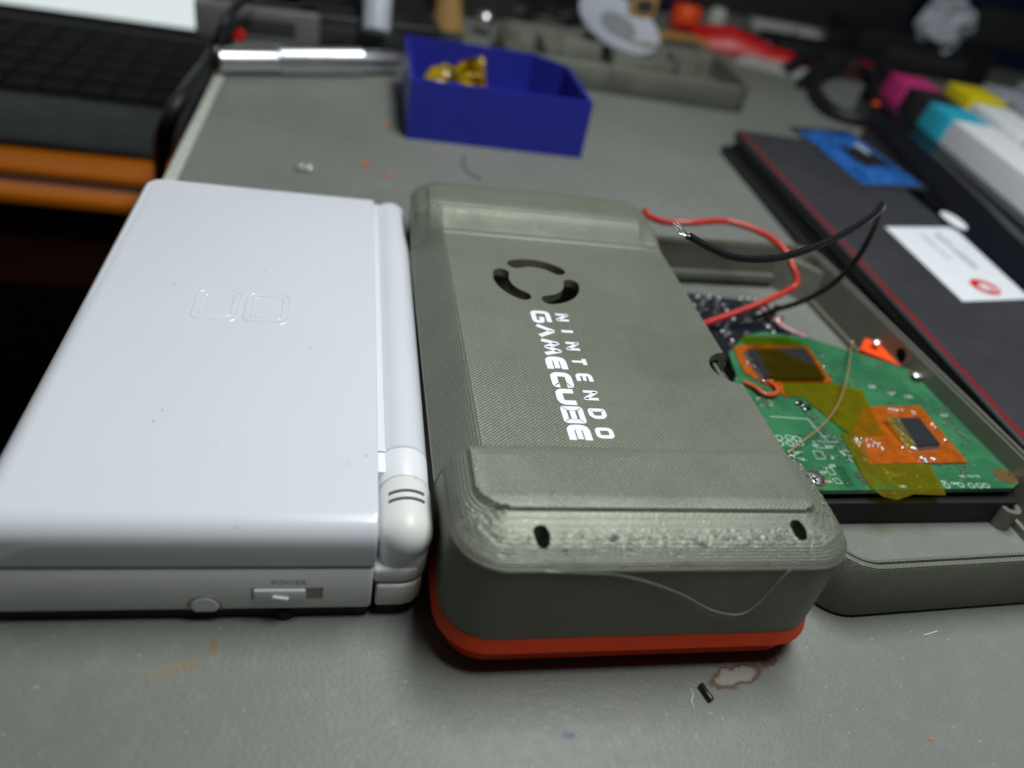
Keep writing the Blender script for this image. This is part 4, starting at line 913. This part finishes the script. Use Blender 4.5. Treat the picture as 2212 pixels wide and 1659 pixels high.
for k, (pts, r, lb) in enumerate((
    ([at(1060,18,4), at(1120,30,6), at(1180,22,8), at(1230,40,6), at(1290,28,6)], 3.4, 'black cable looping between the steel ball and the milky lid'),
    ([at(1600,70,4), at(1660,92,5), at(1720,100,8), at(1790,92,8), at(1850,110,6), at(1890,140,6)], 3.6, 'black cable running past the pale connector strips'),
    ([at(1730,180,4), at(1770,150,6), at(1830,140,8), at(1880,160,8), at(1900,190,8)], 3.8, 'black cable ending beside the magenta arrow key'),
    ([at(1920,120,6), at(1990,100,14), at(2060,110,20), at(2130,100,22)], 4.0, 'black cable lying on top of the black carton'),
    ([at(640,20,6), at(720,30,10), at(800,18,12), at(880,30,8), at(930,48,4)], 3.6, 'black cable crossing behind the whitish marker pen'))):
    cable(pts, r, lb)
rb_ = random.Random(21)
for k in range(7):
    u, v = rb_.uniform(1640,1770), rb_.uniform(84,122)
    p = at(u, v, 0); a_ = rb_.uniform(0,3.1); q = MB().lathe([(.3,-4.5),(2.0,-4.2),(2.0,2.2),(3.6,2.4),(3.6,4.4),(2.6,5.2),(.2,5.3)], (p.x, p.y, 3.7), (math.cos(a_), math.sin(a_), 0), 10)
    q.build('loose_bolt', M[rb_.choice(('steel','compg','compg','steel'))], label='loose small metal bolt among the cables at the back', cat='bolt', group='loose bolts among the cables')
block('silver_plug', 1770, 118, 22, 14, 8, 'compg', 'small grey metal plug between the black cables', 'plug', 12, .6)
block('red_plug', 1870, 168, 20, 12, 8, 'red', 'small bright red plug beside the magenta arrow key', 'plug', -6, .6)
block('white_plug', 1745, 95, 24, 12, 8, 'pale', 'small pale plug among the cables behind the red pouch', 'plug', -10, .6)
# ------------------------------------------------------------------ small bits on the table
def fleck(u, v, r, m, label, cat, sq=(1.3,.8,.4)): 
    p = at(u, v, 0); q = MB().ball((p.x,p.y,r*.35), r, 8, sq); q.v = [x_ + Vector((mnoise.noise(x_*2), mnoise.noise(x_*2+Vector((3,0,0))), 0))*r*.5 for x_ in q.v]
    return q.build(cat.replace(' ','_'), M[m], label=label, cat=cat, group='orange plastic crumbs' if m == 'hot' else None)
for u, v, r, lb in ((790,355,1.1,'bright orange plastic crumb, the largest one between white handheld and blue bin'),(840,383,.85,'orange plastic crumb just beyond the hinge end of the white handheld'),(835,270,1.1,'dull orange crumb beside the lower front corner of the blue bin'),(830,198,.9,'pale orange crumb between the steel tool and the blue bin'),(952,330,.6,'faint orange crumb in front of the blue bin near the curved fibre'),(2010,1597,.35,'tiny orange speck alone on bare table in front of the housing frame')):
    fleck(u, v, r, 'hot', lb, 'plastic crumb')
p = at(1523,1500,0); MB().lathe([(.55,-1.7),(.62,-1.5),(.58,0),(.64,1.4),(.5,1.7)], (p.x,p.y,.62), Vector((.33,-1,0)), 12).build('insulation_offcut', M['wblk'], label='tiny black wire offcut on the table near the brown ringed stain', cat='offcut')
p = at(655,370,0); MB().tube([(p.x-3+6*i/40, p.y+1.2*math.cos(i*.95), 1.3+1.2*math.sin(i*.95)) for i in range(41)], .28, 6, 0).build('small_spring', M['steel'], label='tiny coil spring on the table behind the white handheld', cat='spring')
def fibre(pts, r, m, label): MB().tube([at(u, v, .15) for u, v in pts], r, 5, 6).build('fibre', M[m], label=label, cat='fibre')
fibre(((1003,335),(1000,352),(1012,372),(1040,388)), .35, 'dgrey', 'dark curved fibre on the table in front of the blue bin')
fibre(((1492,1487),(1497,1500),(1494,1515),(1499,1527)), .09, 'paper', 'hair thin white fibre beside the tiny wire offcut')
fibre(((1995,1372),(2010,1368),(2025,1363)), .10, 'paper', 'hair thin white fibre in front of the printed frame')
